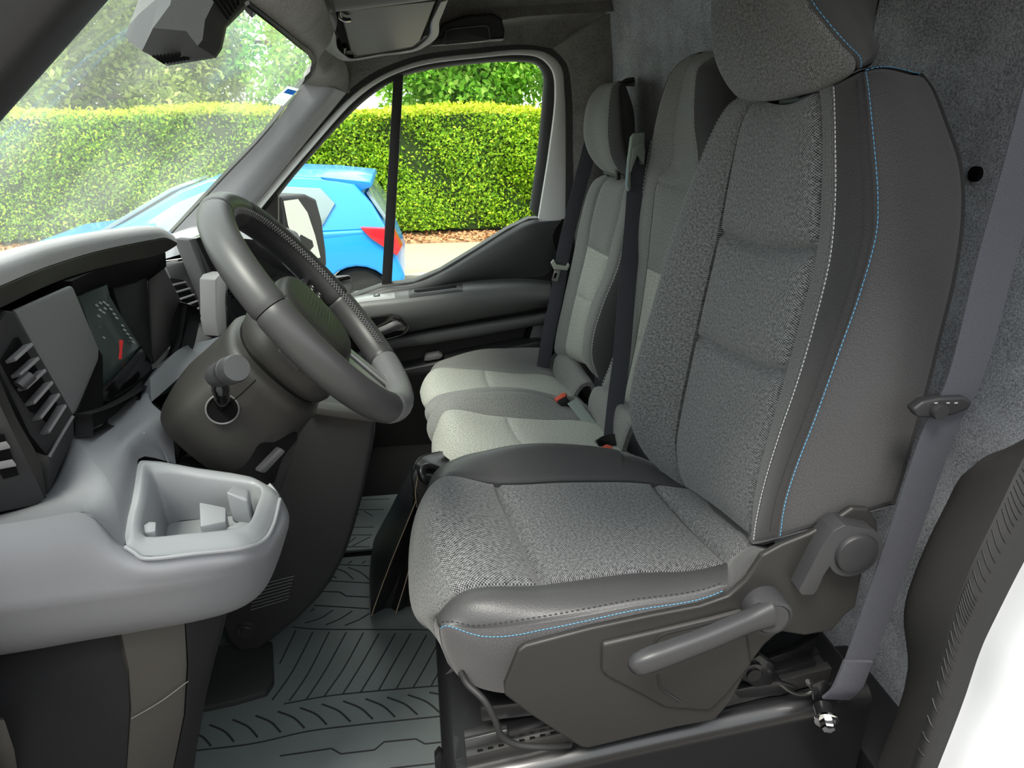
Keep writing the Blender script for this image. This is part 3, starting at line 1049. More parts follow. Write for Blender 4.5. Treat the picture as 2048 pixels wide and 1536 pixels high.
for k in range(4):
    f0, f1 = 0.70 + 0.06 * k, 0.715 + 0.06 * k
    l = [q[0] * (1 - f0) + q[3] * f0, q[1] * (1 - f0) + q[2] * f0, q[1] * (1 - f1) + q[2] * f1, q[0] * (1 - f1) + q[3] * f1]
    c = sum(l) / 4
    prism('print_line', [c + (a - c) * np.array([0.7, 0.7, 0.7]) + e * 1.4 for a in l], (0.0004, 0, -0.0004), 'grey_mark', st, 0)

# ================================================================== PASSENGER DOOR (far side)
door = thing('door_1', (0.1, 2.25, 0.1), None, None, kind='structure')
door['label'] = 'passenger door with a dark lower panel and sliding glass frame'
YG = 2.27
# ring strips round the window: rubber, painted steel, black glass run
outer = [(404, 530), (448, 478), (528, 383), (608, 291), (697, 196), (752, 156), (805, 132), (853, 118), (950, 106), (1050, 98), (1095, 105), (1124, 131), (1131, 180), (1133, 300), (1132, 438)]
midp = [(455, 500), (480, 470), (545, 388), (622, 297), (708, 202), (760, 163), (808, 141), (855, 128), (950, 116), (1045, 109), (1083, 116), (1107, 142), (1112, 190), (1100, 300), (1078, 438)]
inner = [(490, 490), (505, 465), (559, 388), (634, 299), (716, 213), (764, 176), (808, 152), (855, 140), (950, 127), (1040, 123), (1076, 129), (1089, 150), (1088, 190), (1078, 300), (1062, 420)]


def strip(name, c0, c1, y0, y1, mat, depth=0.03, parent=door):
    A = [P(u, v, y0) for u, v in c0]
    B = [P(u, v, y1) for u, v in c1]
    S = Surf([[a + np.array([0, depth, 0]) for a in A], A, B, [b + np.array([0, depth, 0]) for b in B]], (0.1, 2.9, 0.9), sharp=(1, 2))
    return S.panel(name, 0, 3, 0, 1, mat, parent, 0, res=0.015, skirt=0)


strip('door_seal', [(u + (6 if u > 1100 else -3), v - 6) for u, v in apert[:15]], outer, 2.205, 2.215, 'rubber')
strip('window_frame', outer, midp, 2.225, 2.215, 'frame_paint')
strip('glass_run', midp, inner, 2.235, 2.255, 'rubber')
# sill curve of the glass
glass = [(490, 560)] + inner[1:] + [(1050, 445), (1015, 468), (950, 503), (880, 540), (830, 562), (765, 575), (640, 592)]
prism('window_glass', PL(glass, YG), (0, 0.004, 0), 'door_glass', door, 0)
prism('division_bar', PL([(787, 150), (807, 148), (783, 572), (763, 572)], 2.25), (0, 0.03, 0), 'rubber', door, 0.003)
# mirror sail at the front corner of the glass
prism('mirror_sail', PL([(560, 372), (556, 388), (556, 470), (575, 560), (455, 560), (500, 455)], 2.25), (0, 0.025, 0), 'plastic_dark', door, 0.004)

# inner panel, built as stacked layers
panel = [(640, 600), (705, 592), (765, 571), (828, 563), (880, 541), (948, 500), (1016, 457), (1058, 437), (1126, 434), (1130, 470), (1126, 560), (1120, 720), (1090, 900), (1060, 1000), (560, 1010), (560, 640)]
prism('door_panel', PL(panel, 2.23), (0, 0.05, 0), 'plastic_dark', door, 0.006, 3)
prism('door_shut_face', PL([(1105, 430), (1170, 430), (1170, 1000), (1075, 1000)], 2.255), (0, 0.03, 0), 'plastic_dark', door, 0.002)
# raised upper trim with rolled top edge
S = Surf([PL([(640, 602), (705, 594), (765, 573), (828, 565), (880, 543), (948, 502), (1016, 459), (1058, 439), (1124, 436)], 2.235),
          PL([(642, 608), (708, 601), (770, 582), (832, 572), (888, 551), (955, 512), (1022, 470), (1060, 449), (1120, 445)], 2.205),
          PL([(650, 612), (720, 602), (790, 588), (845, 578), (905, 562), (980, 545), (1040, 530), (1085, 498), (1108, 462)], 2.20),
          PL([(660, 618), (730, 606), (800, 593), (855, 583), (915, 570), (990, 560), (1050, 556), (1095, 548), (1118, 520)], 2.222)], (0.1, 2.7, 0.5))
S.panel('upper_trim', 0, 3, 0, 1, 'door_dark', door, 0.0, res=0.015, skirt=0.02)
o = prism('latch_cover', PL([(1079, 468), (1092, 465), (1092, 478), (1079, 481)], 2.198), (0, 0.02, 0), 'plastic_dark', door, 0.001)
# armrest: top shelf + face
S = Surf([PL([(655, 614), (705, 594), (780, 582), (850, 573), (950, 561), (1050, 557), (1102, 562)], 2.215),
          PL([(660, 636), (708, 616), (785, 606), (855, 598), (955, 586), (1055, 580), (1102, 584)], 2.11),
          PL([(663, 648), (712, 634), (790, 624), (860, 616), (960, 602), (1055, 592), (1102, 592)], 2.105),
          PL([(665, 690), (730, 668), (826, 656), (880, 646), (965, 631), (1060, 615), (1102, 608)], 2.14),
          PL([(666, 700), (735, 678), (828, 664), (882, 654), (967, 638), (1061, 622), (1102, 614)], 2.21)], (0.1, 2.5, 0.45), sharp=())
S.panel('armrest', 0, 4, 0, 1, 'door_mid', door, 0.0, res=0.015, skirt=0.02)
S.panel('switch_plate', 0.20, 0.80, 0.10, 0.30, 'satin_grey', door, 0, 0.003, puff=0.003, res=0.008, skirt=0.004)
S.panel('window_switch', 0.30, 0.66, 0.20, 0.245, 'gloss_black', door, 0, 0.002, puff=0.007, res=0.005, skirt=0.004)
S.panel('pull_slot_rim', 0.14, 0.86, 0.36, 0.60, 'plastic_black', door, 0, 0.003, puff=0.003, res=0.008, skirt=0.004)
S.panel('pull_slot', 0.26, 0.74, 0.375, 0.585, 'void', door, 0, 0.002, puff=0.0042, res=0.008, skirt=0.002)
# release handle in its recess
prism('handle_recess', PL([(700, 642), (782, 630), (800, 635), (815, 655), (806, 664), (765, 677), (720, 690), (690, 680)], 2.098), (0, 0.03, 0), 'gloss_black', door, 0.004)
S = Surf([PY([(742, 676, 2.092), (770, 669, 2.082), (795, 660, 2.082), (808, 655, 2.097)]), PY([(742, 668, 2.077), (768, 660, 2.067), (790, 650, 2.067), (803, 648, 2.092)]),
          PY([(743, 661, 2.082), (768, 651, 2.072), (785, 643, 2.072), (794, 641, 2.092)])], (0, 2.3, 0.4))
S.panel('release_handle', 0, 2, 0, 1, 'plastic_mid', door, 0.0, res=0.006, skirt=0.012)
tube('recess_trim', PL([(722, 694), (765, 681), (808, 667), (817, 655), (802, 632), (783, 627), (700, 640)], 2.095), 0.0016, 'handle', door, 40, 6)
# lower band, pocket and lower pull
S = Surf([PL([(690, 715), (762, 679), (850, 662), (950, 645), (1094, 622)], 2.20), PL([(692, 720), (764, 686), (852, 669), (952, 652), (1094, 630)], 2.165),
          PL([(700, 740), (770, 700), (855, 684), (955, 668), (1094, 642)], 2.165), PL([(702, 745), (772, 705), (856, 690), (956, 674), (1094, 648)], 2.21)], (0.1, 2.6, 0.4))
S.panel('door_rail', 0, 3, 0, 1, 'door_mid', door, 0.0, res=0.015, skirt=0.015)
prism('door_pocket', PL([(760, 748), (860, 728), (960, 706), (1080, 682), (1096, 690), (1096, 990), (700, 990), (700, 770)], 2.15), (0, 0.08, 0), 'plastic_black', door, 0.008, 3)
prism('footwell_shade_sheet', PL([(640, 800), (700, 775), (800, 752), (880, 745), (890, 1000), (640, 1000)], 2.12), (0, 0.02, 0), 'void', door, 0.002)  # black sheet added to stand for the shade in the far footwell
prism('pocket_pull', PL([(848, 722), (852, 713), (878, 708), (886, 712), (880, 718), (858, 722)], 2.16), (0, 0.04, 0), 'plastic_mid', door, 0.003)
prism('door_edge_strip', PL([(1045, 692), (1058, 650), (1066, 648), (1052, 690)], 2.2), (0, 0.03, 0), 'void', door, 0.002)
prism('door_edge_pad', PL([(1057, 690), (1070, 636), (1100, 622), (1098, 684)], 2.195), (0, 0.03, 0), 'plastic_mid', door, 0.003)

# ---------------------------------------------------------------- door mirror outside the passenger door
mir = thing('wing_mirror', (-0.4, 2.5, 0.6), 'black wing mirror outside the passenger door window', 'mirror')
prism('mirror_housing', [P(u, v, 2.404 + (u - 567) * 0.0023) for u, v in ((560, 392), (612, 388), (634, 398), (645, 440), (653, 500), (655, 532), (600, 548), (575, 545), (563, 470))], (-0.12, 0.06, 0.0), 'plastic_black', mir, 0.012, 3)
prism('mirror_glass', [P(u, v, 2.40 + (u - 567) * 0.0023) for u, v in ((567, 402), (596, 398), (615, 425), (630, 470), (641, 515), (606, 523), (590, 490), (576, 450))], (-0.006, 0.006, 0), 'mirror', mir, 0)
prism('mirror_arm', PL([(545, 465), (575, 462), (580, 480), (576, 500), (545, 500)], 2.272), (-0.06, 0.14, 0), 'plastic_black', mir, 0.01, 3)
# ================================================================== DRIVER SEAT
seat = thing('driver_seat', (0.3, 0.945, 0.0), 'large near driver seat in grey woven cloth with white and blue stitching', 'seat')
SC = 0.945

# ---- backrest -----------------------------------------------------------
far_edge = PY([(1512, 186, 1.09), (1470, 200, 1.12), (1440, 235, 1.16), (1390, 350, 1.195), (1340, 490, 1.205), (1300, 625, 1.21), (1268, 740, 1.21), (1258, 820, 1.205), (1275, 880, 1.195), (1318, 940, 1.18), (1345, 975, 1.17)])
far_seam = PY([(1535, 190, 1.06), (1500, 205, 1.07), (1480, 235, 1.085), (1452, 350, 1.10), (1425, 490, 1.10), (1395, 620, 1.105), (1370, 740, 1.105), (1352, 830, 1.105), (1345, 890, 1.10), (1352, 935, 1.09), (1372, 985, 1.08)])
near_ins = PY([(1635, 172, 0.86), (1640, 215, 0.84), (1642, 280, 0.825), (1640, 390, 0.81), (1632, 500, 0.80), (1600, 630, 0.79), (1570, 745, 0.785), (1540, 850, 0.785), (1515, 945, 0.785), (1503, 1020, 0.785), (1502, 1085, 0.785)])
white = PY([(1664, 168, 0.835), (1666, 200, 0.82), (1668, 280, 0.80), (1667, 400, 0.785), (1657, 515, 0.77), (1625, 650, 0.76), (1592, 765, 0.755), (1558, 865, 0.755), (1528, 965, 0.755), (1512, 1040, 0.755), (1506, 1088, 0.755)])
blue = PY([(1722, 140, 0.80), (1727, 170, 0.785), (1734, 250, 0.765), (1745, 400, 0.74), (1742, 470, 0.725), (1710, 590, 0.71), (1668, 710, 0.70), (1625, 830, 0.695), (1585, 935, 0.695), (1562, 1010, 0.695), (1552, 1078, 0.695)])
rear = PY([(1845, 146, 0.84), (1868, 175, 0.82), (1895, 240, 0.80), (1925, 330, 0.775), (1930, 430, 0.755), (1912, 560, 0.735), (1885, 670, 0.725), (1855, 790, 0.715), (1826, 890, 0.71), (1806, 960, 0.71), (1790, 1010, 0.71)])
cen = []
for a, b in zip(far_seam, near_ins):
    cen.append((a + b) / 2 + np.array([0.006, 0, 0]))
cen[0] += [0, 0, -0.012]


def mirror_y(c, dx=0.0):
    return [np.array([p[0] + dx, 2 * SC - p[1], p[2]]) for p in c]


far_side = [np.array([p[0] + 0.09, p[1] + 0.012, p[2]]) for p in far_edge]
far_rear = [np.array([r[0] + 0.0, 2 * SC - r[1], r[2]]) for r in rear]
back_c = [np.array([max(r[0] + 0.02, 0.6), SC, r[2]]) for r in rear]
curves = [back_c, far_rear, far_side, far_edge, far_seam, cen, near_ins, white, blue, rear, back_c]
BK = Surf(curves, (0.58, SC, 0.75), sharp=(1, 9))
bk = thing_part = None


def part_empty(name, parent, loc):
    o = bpy.data.objects.new(name, None)
    o.empty_display_size = 0.03
    col.objects.link(o)
    o.parent = parent
    o.location = Vector([float(c) for c in loc]) - wloc(parent)
    return o


BK.panel('backrest_shell', 0, 1, 0, 1, 'weave_dark', seat, 0, edges=(0, 0, 0, 0))
BK.panel('backrest_rear', 9, 10, 0, 1, 'weave_dark', seat, 0, edges=(0, 0, 0, 0))
BK.panel('far_side', 1, 3, 0, 1, 'weave_side', seat, 0.002)
bb = BK.panel('far_bolster', 3, 4, 0, 1, 'weave_seat', seat, 0.005, 0.008, puff=0.003)
# horizontal seams of the insert
s1, s2 = 0.318, 0.572
for k, (q0, q1) in enumerate(((0, s1), (s1, s2), (s2, 1))):
    BK.panel('backrest_insert', 4, 6, q0, q1, 'weave_seat', seat, 0.016, 0.009, puff=0.008)
BK.panel('piping_strip', 6, 7, 0, 1, 'weave_rib', seat, 0.002, 0.004, puff=0.002)
BK.panel('near_bolster', 7, 8, 0, 1, 'weave_dark', seat, 0.003, 0.006, puff=0.002)
BK.panel('side_panel', 8, 9, 0, 1, 'weave_side', seat, 0.004, 0.007, puff=0.002)
stitches('white_stitching', BK.line(7.08, [0.01, 0.995], 400, 0.0012), 'stitch_white', seat, 0.0056, 0.004, 0.0007)
stitches('blue_stitching', BK.line(8.05, [0.01, 0.995], 400, 0.0012), 'stitch_blue', seat, 0.0056, 0.004, 0.00055)
stitches('dark_stitching', BK.line(7.80, [0.02, 0.98], 400, 0.0012), 'stitch_dark', seat, 0.0056, 0.004, 0.0006)
stitches('blue_stitching', BK.line([8.05, 8.3, 8.7, 8.95], [0.006, 0.004, 0.004, 0.006], 120, 0.001), 'stitch_blue', seat, 0.0056, 0.004, 0.00055)
stitches('far_stitching', BK.line(3.05, [0.02, 0.9], 400, 0.001), 'grey_mark', seat, 0.007, 0.004, 0.0005)
# top and bottom closure of the backrest
def closure(name, b, mat, dz):
    A = np.linspace(0, 10, 81)[:-1]
    ring = BK.at(A, np.full(len(A), b))
    c = ring.mean(0) + np.array([0, 0, dz])
    V = ring.tolist() + (ring * 0.6 + c * 0.4).tolist() + [c.tolist()]
    n = len(A)
    V2 = np.array(V)
    V2[n:2 * n, 2] += dz * 0.6
    Fc = []
    for i in range(n):
        j = (i + 1) % n
        Fc.append((i, j, n + j, n + i))
        Fc.append((n + i, n + j, 2 * n))
    bm = bmesh.new()
    vs = [bm.verts.new(tuple(v)) for v in V2]
    for f in Fc:
        bm.faces.new([vs[i] for i in f])
    return from_bm(name, bm, mat, seat, 60)


closure('backrest_top', 0.0, 'weave_side', 0.004)
closure('backrest_underside', 1.0, 'weave_dark', -0.01)

# ---- headrest -----------------------------------------------------------
def headrest(name, parent, cx, cy, z0, z1, hw, depth, mats, lean=0.2, taper=0.82, face_frac=0.55, nose=0.03, uvmat=None, stitch=None):
    """pillow: closed cross-sections stacked in z; face panel + darker side/back panels"""
    nz = 9
    cur = []
    ang = np.linspace(0, 2 * math.pi, 17)
    prof = []
    for i in range(nz):
        t = i / (nz - 1)
        z = z0 + (z1 - z0) * t
        s = (1 - abs(2 * t - 1) ** 3.4) ** 0.5
        s = max(s, 0.16)
        w = hw * (taper + (1 - taper) * math.sin(math.pi * min(1, t * 0.85 + 0.1))) * (0.55 + 0.45 * s)
        dp = depth * (0.35 + 0.65 * s) * (0.85 + 0.3 * (1 - t))
        x = cx + lean * (z - z0) - nose * math.sin(math.pi * t)
        prof.append((x, z, w, dp))
    curves = []
    for a in ang:
        ca, sa = math.cos(a), math.sin(a)
        e = 0.62
        px = -math.copysign(abs(ca) ** e, ca)
        py = math.copysign(abs(sa) ** e, sa)
        curves.append([np.array([x + px * dp / 2, cy + py * w, z]) for x, z, w, dp in prof])
    S = Surf(curves, (cx + lean * (z1 - z0) / 2, cy, (z0 + z1) / 2))
    return S


# driver headrest from photo curves (silhouette front edge, stitched rear panel)
hx = lambda u, v, y: P(u, v, y)
h_far = PY([(1600, 178, 1.10), (1510, 205, 1.12), (1470, 178, 1.135), (1438, 130, 1.14), (1424, 70, 1.145), (1424, 0, 1.145), (1430, -70, 1.14), (1460, -150, 1.12), (1530, -190, 1.09)])
h_c1 = PY([(1625, 180, 1.0), (1530, 200, 1.03), (1495, 180, 1.035), (1470, 125, 1.04), (1462, 65, 1.045), (1462, 0, 1.045), (1468, -70, 1.04), (1500, -150, 1.03), (1560, -195, 1.0)])
h_c2 = PY([(1650, 172, 0.93), (1590, 188, 0.92), (1562, 165, 0.92), (1545, 118, 0.92), (1540, 60, 0.92), (1540, 0, 0.925), (1545, -70, 0.93), (1570, -150, 0.93), (1620, -195, 0.93)])
h_c3 = PY([(1680, 165, 0.86), (1655, 166, 0.835), (1640, 145, 0.83), (1618, 108, 0.835), (1596, 55, 0.845), (1576, 0, 0.86), (1575, -70, 0.87), (1640, -150, 0.855), (1680, -195, 0.87)])
h_seam = PY([(1700, 150, 0.84), (1715, 134, 0.80), (1712, 118, 0.792), (1685, 92, 0.785), (1648, 50, 0.785), (1612, 0, 0.80), (1600, -60, 0.82), (1640, -150, 0.84), (1700, -195, 0.86)])
h_rear = PY([(1735, 130, 0.86), (1748, 108, 0.83), (1740, 90, 0.825), (1722, 50, 0.83), (1700, 10, 0.84), (1690, -30, 0.85), (1690, -80, 0.86), (1720, -150, 0.88), (1760, -190, 0.90)])
h_bk = [np.array([0.64, SC + 0.02, p[2]]) for p in h_rear]
h_frear = [np.array([p[0], 2 * SC - p[1], p[2]]) for p in h_rear]
HR = Surf([h_bk, h_frear, h_far, h_c1, h_c2, h_c3, h_seam, h_rear, h_bk], (0.55, SC + 0.02, 1.2))
HR.panel('headrest', 2, 6, 0, 1, 'weave_seat', seat, 0.004, 0.006, edges=(1, 1, 0, 0), puff=0.002)
HR.panel('headrest_side', 6, 8, 0, 1, 'weave_side', seat, 0.004, 0.006, edges=(1, 0, 0, 0))
HR.panel('headrest_back', 0, 2, 0, 1, 'weave_side', seat, 0.002, edges=(0, 1, 0, 0))
stitches('headrest_stitching', HR.line(6.12, [0.12, 0.75], 300, 0.001), 'stitch_blue', seat, 0.006, 0.0042, 0.00055)
for yy in (0.88, 1.01):
    tube('headrest_post', [(0.585, yy, 1.06), (0.575, yy, 1.13)], 0.007, 'steel_black', seat, 6, 10)
# collar under the headrest
prism('headrest_collar', PY([(1556, 200, 0.99), (1664, 174, 0.86), (1664, 200, 0.86), (1556, 216, 0.99)]), (0.05, 0.02, 0.0), 'plastic_black', seat, 0.004)

# ---- cushion --------------------------------------------------------------
# curves run: front underside -> nose -> top -> rear crease
def fr(p):
    return [np.array(q) for q in p]


c_under_far = fr([(0.08, 1.19, 0.24), (0.02, 1.20, 0.27), (0.0, 1.205, 0.31), (0.03, 1.21, 0.34), (0.12, 1.215, 0.37), (0.26, 1.215, 0.38), (0.36, 1.21, 0.38), (0.47, 1.2, 0.38)])
c_far = [np.array((0.07, 1.17, 0.24)), np.array((0.0, 1.17, 0.28)), P(856, 1010, 1.155), P(872, 946, 1.15), P(990, 900, 1.165), P(1150, 892, 1.17), P(1290, 920, 1.17), P(1345, 952, 1.16)]
c_fseam = [np.array((0.06, 1.10, 0.24)), np.array((-0.012, 1.10, 0.28)), P(840, 1020, 1.09), P(880, 954, 1.085), P(995, 962, 1.075), P(1150, 957, 1.085), P(1308, 963, 1.085), P(1352, 972, 1.08)]
c_mid = [np.array((0.05, 0.945, 0.24)), np.array((-0.022, 0.945, 0.28)), P(836, 1096, 0.955), P(862, 1028, 0.95), P(1034, 1048, 0.945), P(1190, 1042, 0.95), P(1372, 1038, 0.95), P(1420, 1030, 0.945)]
c_nseam = [P(886, 1302, 0.80), P(866, 1250, 0.80), P(872, 1228, 0.785), P(905, 1190, 0.785), P(1085, 1165, 0.79), P(1250, 1143, 0.79), P(1450, 1120, 0.785), P(1498, 1090, 0.785)]
c_crest = [P(893, 1320, 0.775), P(875, 1270, 0.77), P(878, 1250, 0.755), P(920, 1215, 0.745), P(1090, 1195, 0.735), P(1250, 1172, 0.735), P(1453, 1134, 0.73), P(1510, 1100, 0.73)]
c_pipe = [P(898, 1330, 0.76), P(882, 1284, 0.745), P(882, 1249, 0.735), P(960, 1259, 0.715), P(1090, 1243, 0.70), P(1250, 1213, 0.69), P(1455, 1170, 0.69), P(1535, 1110, 0.70)]
c_low = [P(903, 1336, 0.755), P(915, 1350, 0.745), P(950, 1372, 0.73), P(1005, 1386, 0.715), P(1110, 1375, 0.70), P(1260, 1335, 0.69), P(1456, 1240, 0.69), P(1545, 1170, 0.70)]
for c_ in (c_far, c_fseam, c_mid, c_nseam, c_crest):
    c_.append(np.array(c_[-1]) + np.array([0.05, 0, -0.01]))
for c_ in (c_under_far, c_pipe, c_low):
    c_.append(np.array(c_[-1]) + np.array([0.02, 0, 0.0]))
CU = Surf([c_under_far, c_far, c_fseam, c_mid, c_nseam, c_crest, c_pipe, c_low], (0.25, SC, 0.28), uni=True)
b0 = 0.0
# where the curves pass the nose / the mid seam (share of curve length)
def bfrac(c, i):
    L = np.concatenate([[0], np.cumsum(np.linalg.norm(np.diff(np.array(c), axis=0), axis=1))])
    return L[i] / L[-1]


mid_b, rear_b, top_b = 4 / 8, 6 / 8, 3 / 8
CU.panel('far_cushion_bolster', 0, 2, 0, 0.70, 'leatherette', seat, 0.005, 0.009, puff=0.003, edges=(0, 1, 0, 0))
CU.panel('far_bolster_end', 0, 1.3, 0.70, 1, 'weave_side', seat, 0.004, 0.006, puff=0.003, edges=(0, 1, 1, 0))
CU.panel('far_bolster_inner', 1.3, 2, 0.70, 1, 'leatherette', seat, 0.004, 0.006, puff=0.003, edges=(1, 1, 0, 0))
CU.panel('cushion_insert', 2, 4, 0, mid_b, 'weave_seat', seat, 0.015, 0.0075, puff=0.006, edges=(1, 1, 0, 1))
CU.panel('cushion_insert', 2, 4, mid_b, rear_b, 'weave_seat', seat, 0.015, 0.0075, puff=0.006)
CU.panel('cushion_rear_strip', 2, 4, rear_b, 1, 'weave_seat', seat, 0.013, 0.0075, puff=0.006, edges=(1, 1, 1, 0))
eb = 6 / 8
nb_ = 2 / 8
CU.panel('near_cushion_bolster', 4, 6, nb_ * 0.9, eb, 'leatherette', seat, 0.004, 0.007, puff=0.004)
CU.panel('bolster_front', 4, 6, 0, nb_ * 0.9, 'weave_side', seat, 0.003, 0.006, edges=(1, 0, 0, 1))
CU.panel('bolster_end', 4, 7, eb, 1, 'weave_side', seat, 0.004, 0.007, puff=0.002)
CU.panel('cushion_side', 6, 7, 0, eb, 'weave_side', seat, 0.004, 0.006, edges=(1, 0, 0, 1))
stitches('blue_stitching', CU.line(6.10, [nb_ * 0.92, eb - 0.004], 400, 0.0008), 'stitch_blue', seat, 0.0052, 0.0036, 0.0006)
stitches('dark_stitching', CU.line(5.80, [nb_ * 0.95, eb - 0.004], 400, 0.0022), 'stitch_dark', seat, 0.0075, 0.004, 0.0008)
# underside
box('cushion_pan', (0.27, SC, 0.255), (0.42, 0.40, 0.03), 'steel_black', seat, 0.004)

# ---- plastic side trim with levers -----------------------------------------
YT = 0.672
outl = [(1036, 1303), (1052, 1292), (1180, 1258), (1300, 1232), (1400, 1213), (1458, 1193), (1492, 1162), (1525, 1112), (1565, 1090), (1620, 1068), (1680, 1034), (1706, 1016), (1738, 1018), (1756, 1044), (1758, 1075),
        (1735, 1100), (1712, 1215), (1690, 1232), (1665, 1262), (1610, 1272), (1560, 1264), (1530, 1290), (1500, 1330), (1466, 1400), (1430, 1442), (1352, 1456), (1176, 1498), (1160, 1495), (1060, 1430), (1010, 1392), (1008, 1372)]
inn = [(1060, 1330), (1180, 1290), (1300, 1262), (1400, 1240), (1470, 1215), (1515, 1165), (1540, 1125), (1575, 1105), (1640, 1085), (1700, 1050), (1735, 1050)]
trim = prism('side_trim', PL(outl, YT), (0, 0.010, 0), 'plastic_dark', seat, 0.0045, 4, 50)
prism('trim_inner', PL([(1560, 1150), (1640, 1122), (1700, 1085), (1745, 1085), (1735, 1110), (1712, 1215), (1665, 1255), (1560, 1255)], YT + 0.008), (0, 0.05, 0), 'plastic_dark', seat, 0.006, 3, 50)
# sculpted relief on the trim: raised lower field, upper shoulder
prism('trim_field', PL([(1205, 1290), (1300, 1268), (1420, 1240), (1490, 1222), (1505, 1330), (1455, 1392), (1420, 1425), (1330, 1418), (1270, 1385), (1212, 1355), (1203, 1345)], YT - 0.006), (0, 0.012, 0), 'plastic_dark', seat, 0.006, 3, 60)
tube('trim_groove', PL([(1311, 1296), (1311, 1282), (1320, 1272), (1400, 1250), (1472, 1231)], YT - 0.0065), 0.0014, 'plastic_black', seat, 40, 6)
tube('trim_mark', PL([(1316, 1350), (1322, 1375), (1362, 1404)], YT - 0.0065), 0.0018, 'plastic_black', seat, 20, 6)
# height lever: pivot hub and long tapering bar
pv = P(1546, 1238, YT - 0.03)
lathe('height_lever_hub', [(0.029, 0.032), (0.029, 0.006), (0.027, 0.0), (0.0225, -0.0015), (0.022, 0.0005), (0.021, -0.0015), (0.006, -0.002)], pv, (0, 1, 0), 'handle', seat, 40)
lv = [P(u, v, y) for u, v, y in ((1540, 1226, 0.645), (1490, 1245, 0.640), (1420, 1275, 0.632), (1340, 1305, 0.626), (1285, 1325, 0.624), (1262, 1335, 0.628))]
lvp = crom(lv, 30)
ws_ = np.interp(np.linspace(0, 1, 30), [0, .15, .5, .85, .96, 1], [0.020, 0.015, 0.015, 0.016, 0.014, 0.008])
th_ = np.interp(np.linspace(0, 1, 30), [0, .15, .5, .85, .96, 1], [0.012, 0.011, 0.011, 0.012, 0.011, 0.006])
V, Fc = [], []
T, _, _ = frames(lvp)
kk = 14
for i in range(30):
    upv = np.array([0, 0, 1.0]) - T[i] * T[i][2]
    upv /= np.linalg.norm(upv)
    sd = np.cross(T[i], upv)
    for j in range(kk):
        a = 2 * math.pi * j / kk
        ca, sa = math.cos(a), math.sin(a)
        V.append(lvp[i] + upv * ws_[i] * math.copysign(abs(ca) ** 0.6, ca) + sd * th_[i] * math.copysign(abs(sa) ** 0.6, sa))
for i in range(29):
    for j in range(kk):
        Fc.append((i * kk + j, i * kk + (j + 1) % kk, (i + 1) * kk + (j + 1) % kk, (i + 1) * kk + j))
Fc += [tuple(reversed(range(kk))), tuple(29 * kk + j for j in range(kk))]
add('height_lever', V, Fc, 'handle', seat, 60)
# recliner lever: round cap in a teardrop handle
rc = P(1712, 1106, YT - 0.022)
tear = []
for a in np.linspace(math.radians(62), math.radians(-150), 20):
    tear.append(np.array([rc[0] + 0.037 * math.cos(a), rc[1], rc[2] + 0.037 * math.sin(a)]))
for u, v in ((1660, 1132), (1648, 1150), (1634, 1182), (1626, 1190), (1604, 1190), (1598, 1182), (1620, 1140), (1645, 1092), (1668, 1062), (1690, 1050)):
    tear.append(P(u, v, YT - 0.022))
prism('recliner_lever', tear, (0, 0.03, 0), 'handle', seat, 0.005, 3, 60)
lathe('recliner_cap', [(0.029, 0.02), (0.029, 0.0), (0.027, -0.003), (0.022, -0.0045), (0.01, -0.005)], rc + np.array([0, -0.002, 0]), (0, 1, 0), 'plastic_black', seat, 40)
# mechanism behind the trim
prism('seat_side_plate', PL([(1010, 1380), (1200, 1360), (1500, 1330), (1590, 1300), (1640, 1270), (1600, 1370), (1300, 1440), (1180, 1480)], 0.745), (0, 0.012, 0), 'steel_black', seat, 0.002)
lathe('pivot_bolt', [(0.0, 0.0), (0.011, 0.0), (0.011, 0.004), (0.017, 0.005), (0.017, 0.012), (0.013, 0.03)], P(1509, 1352, 0.70), (0, 1, 0), 'steel_black', seat, 24)
prism('pivot_link', PL([(1495, 1325), (1520, 1310), (1550, 1330), (1545, 1370), (1510, 1376), (1490, 1362)], 0.712), (0, 0.012, 0), 'steel_black', seat, 0.003)

# ---- rails (inclined), near and far ------------------------------------------
def rail(name, y, u=0.0):
    a = np.array([0.035, y, 0.178]); b = np.array([0.60, y, 0.268])
    d = b - a
    prof = [(-0.024, 0), (-0.024, 0.028), (-0.010, 0.028), (-0.010, 0.022), (0.010, 0.022), (0.010, 0.028), (0.024, 0.028), (0.024, 0)]
    q = [a + np.array([0, p, h]) for p, h in prof]
    o = prism(name, q, d, 'rail_steel', seat, 0.001)
    return o


rail('seat_rail', 0.742)
rail('seat_rail', 1.16)
a = np.array([0.10, 0.742, 0.196]); d = np.array([0.48, 0, 0.0765])
prism('slide_rail', [a + np.array([0, p, h]) for p, h in ((-0.014, 0), (-0.014, 0.03), (0.014, 0.03), (0.014, 0))], d, 'steel_black', seat, 0.002)
for k in range(9):
    p = np.array([0.045, 0.722, 0.208]) + np.array([0.56, 0, 0.089]) * (0.02 + 0.028 * k)
    box('rail_slot', p, (0.008, 0.002, 0.004), 'void', seat, 0)
prism('rail_bracket', PL([(1462, 1382), (1560, 1362), (1590, 1372), (1600, 1380), (1560, 1392), (1480, 1398)], 0.715), (0, 0.03, 0), 'steel_black', seat, 0.003)
tube('release_wire', PL([(1560, 1368), (1585, 1385), (1610, 1388), (1640, 1376)], 0.70), 0.0025, 'steel', seat, 20, 6)

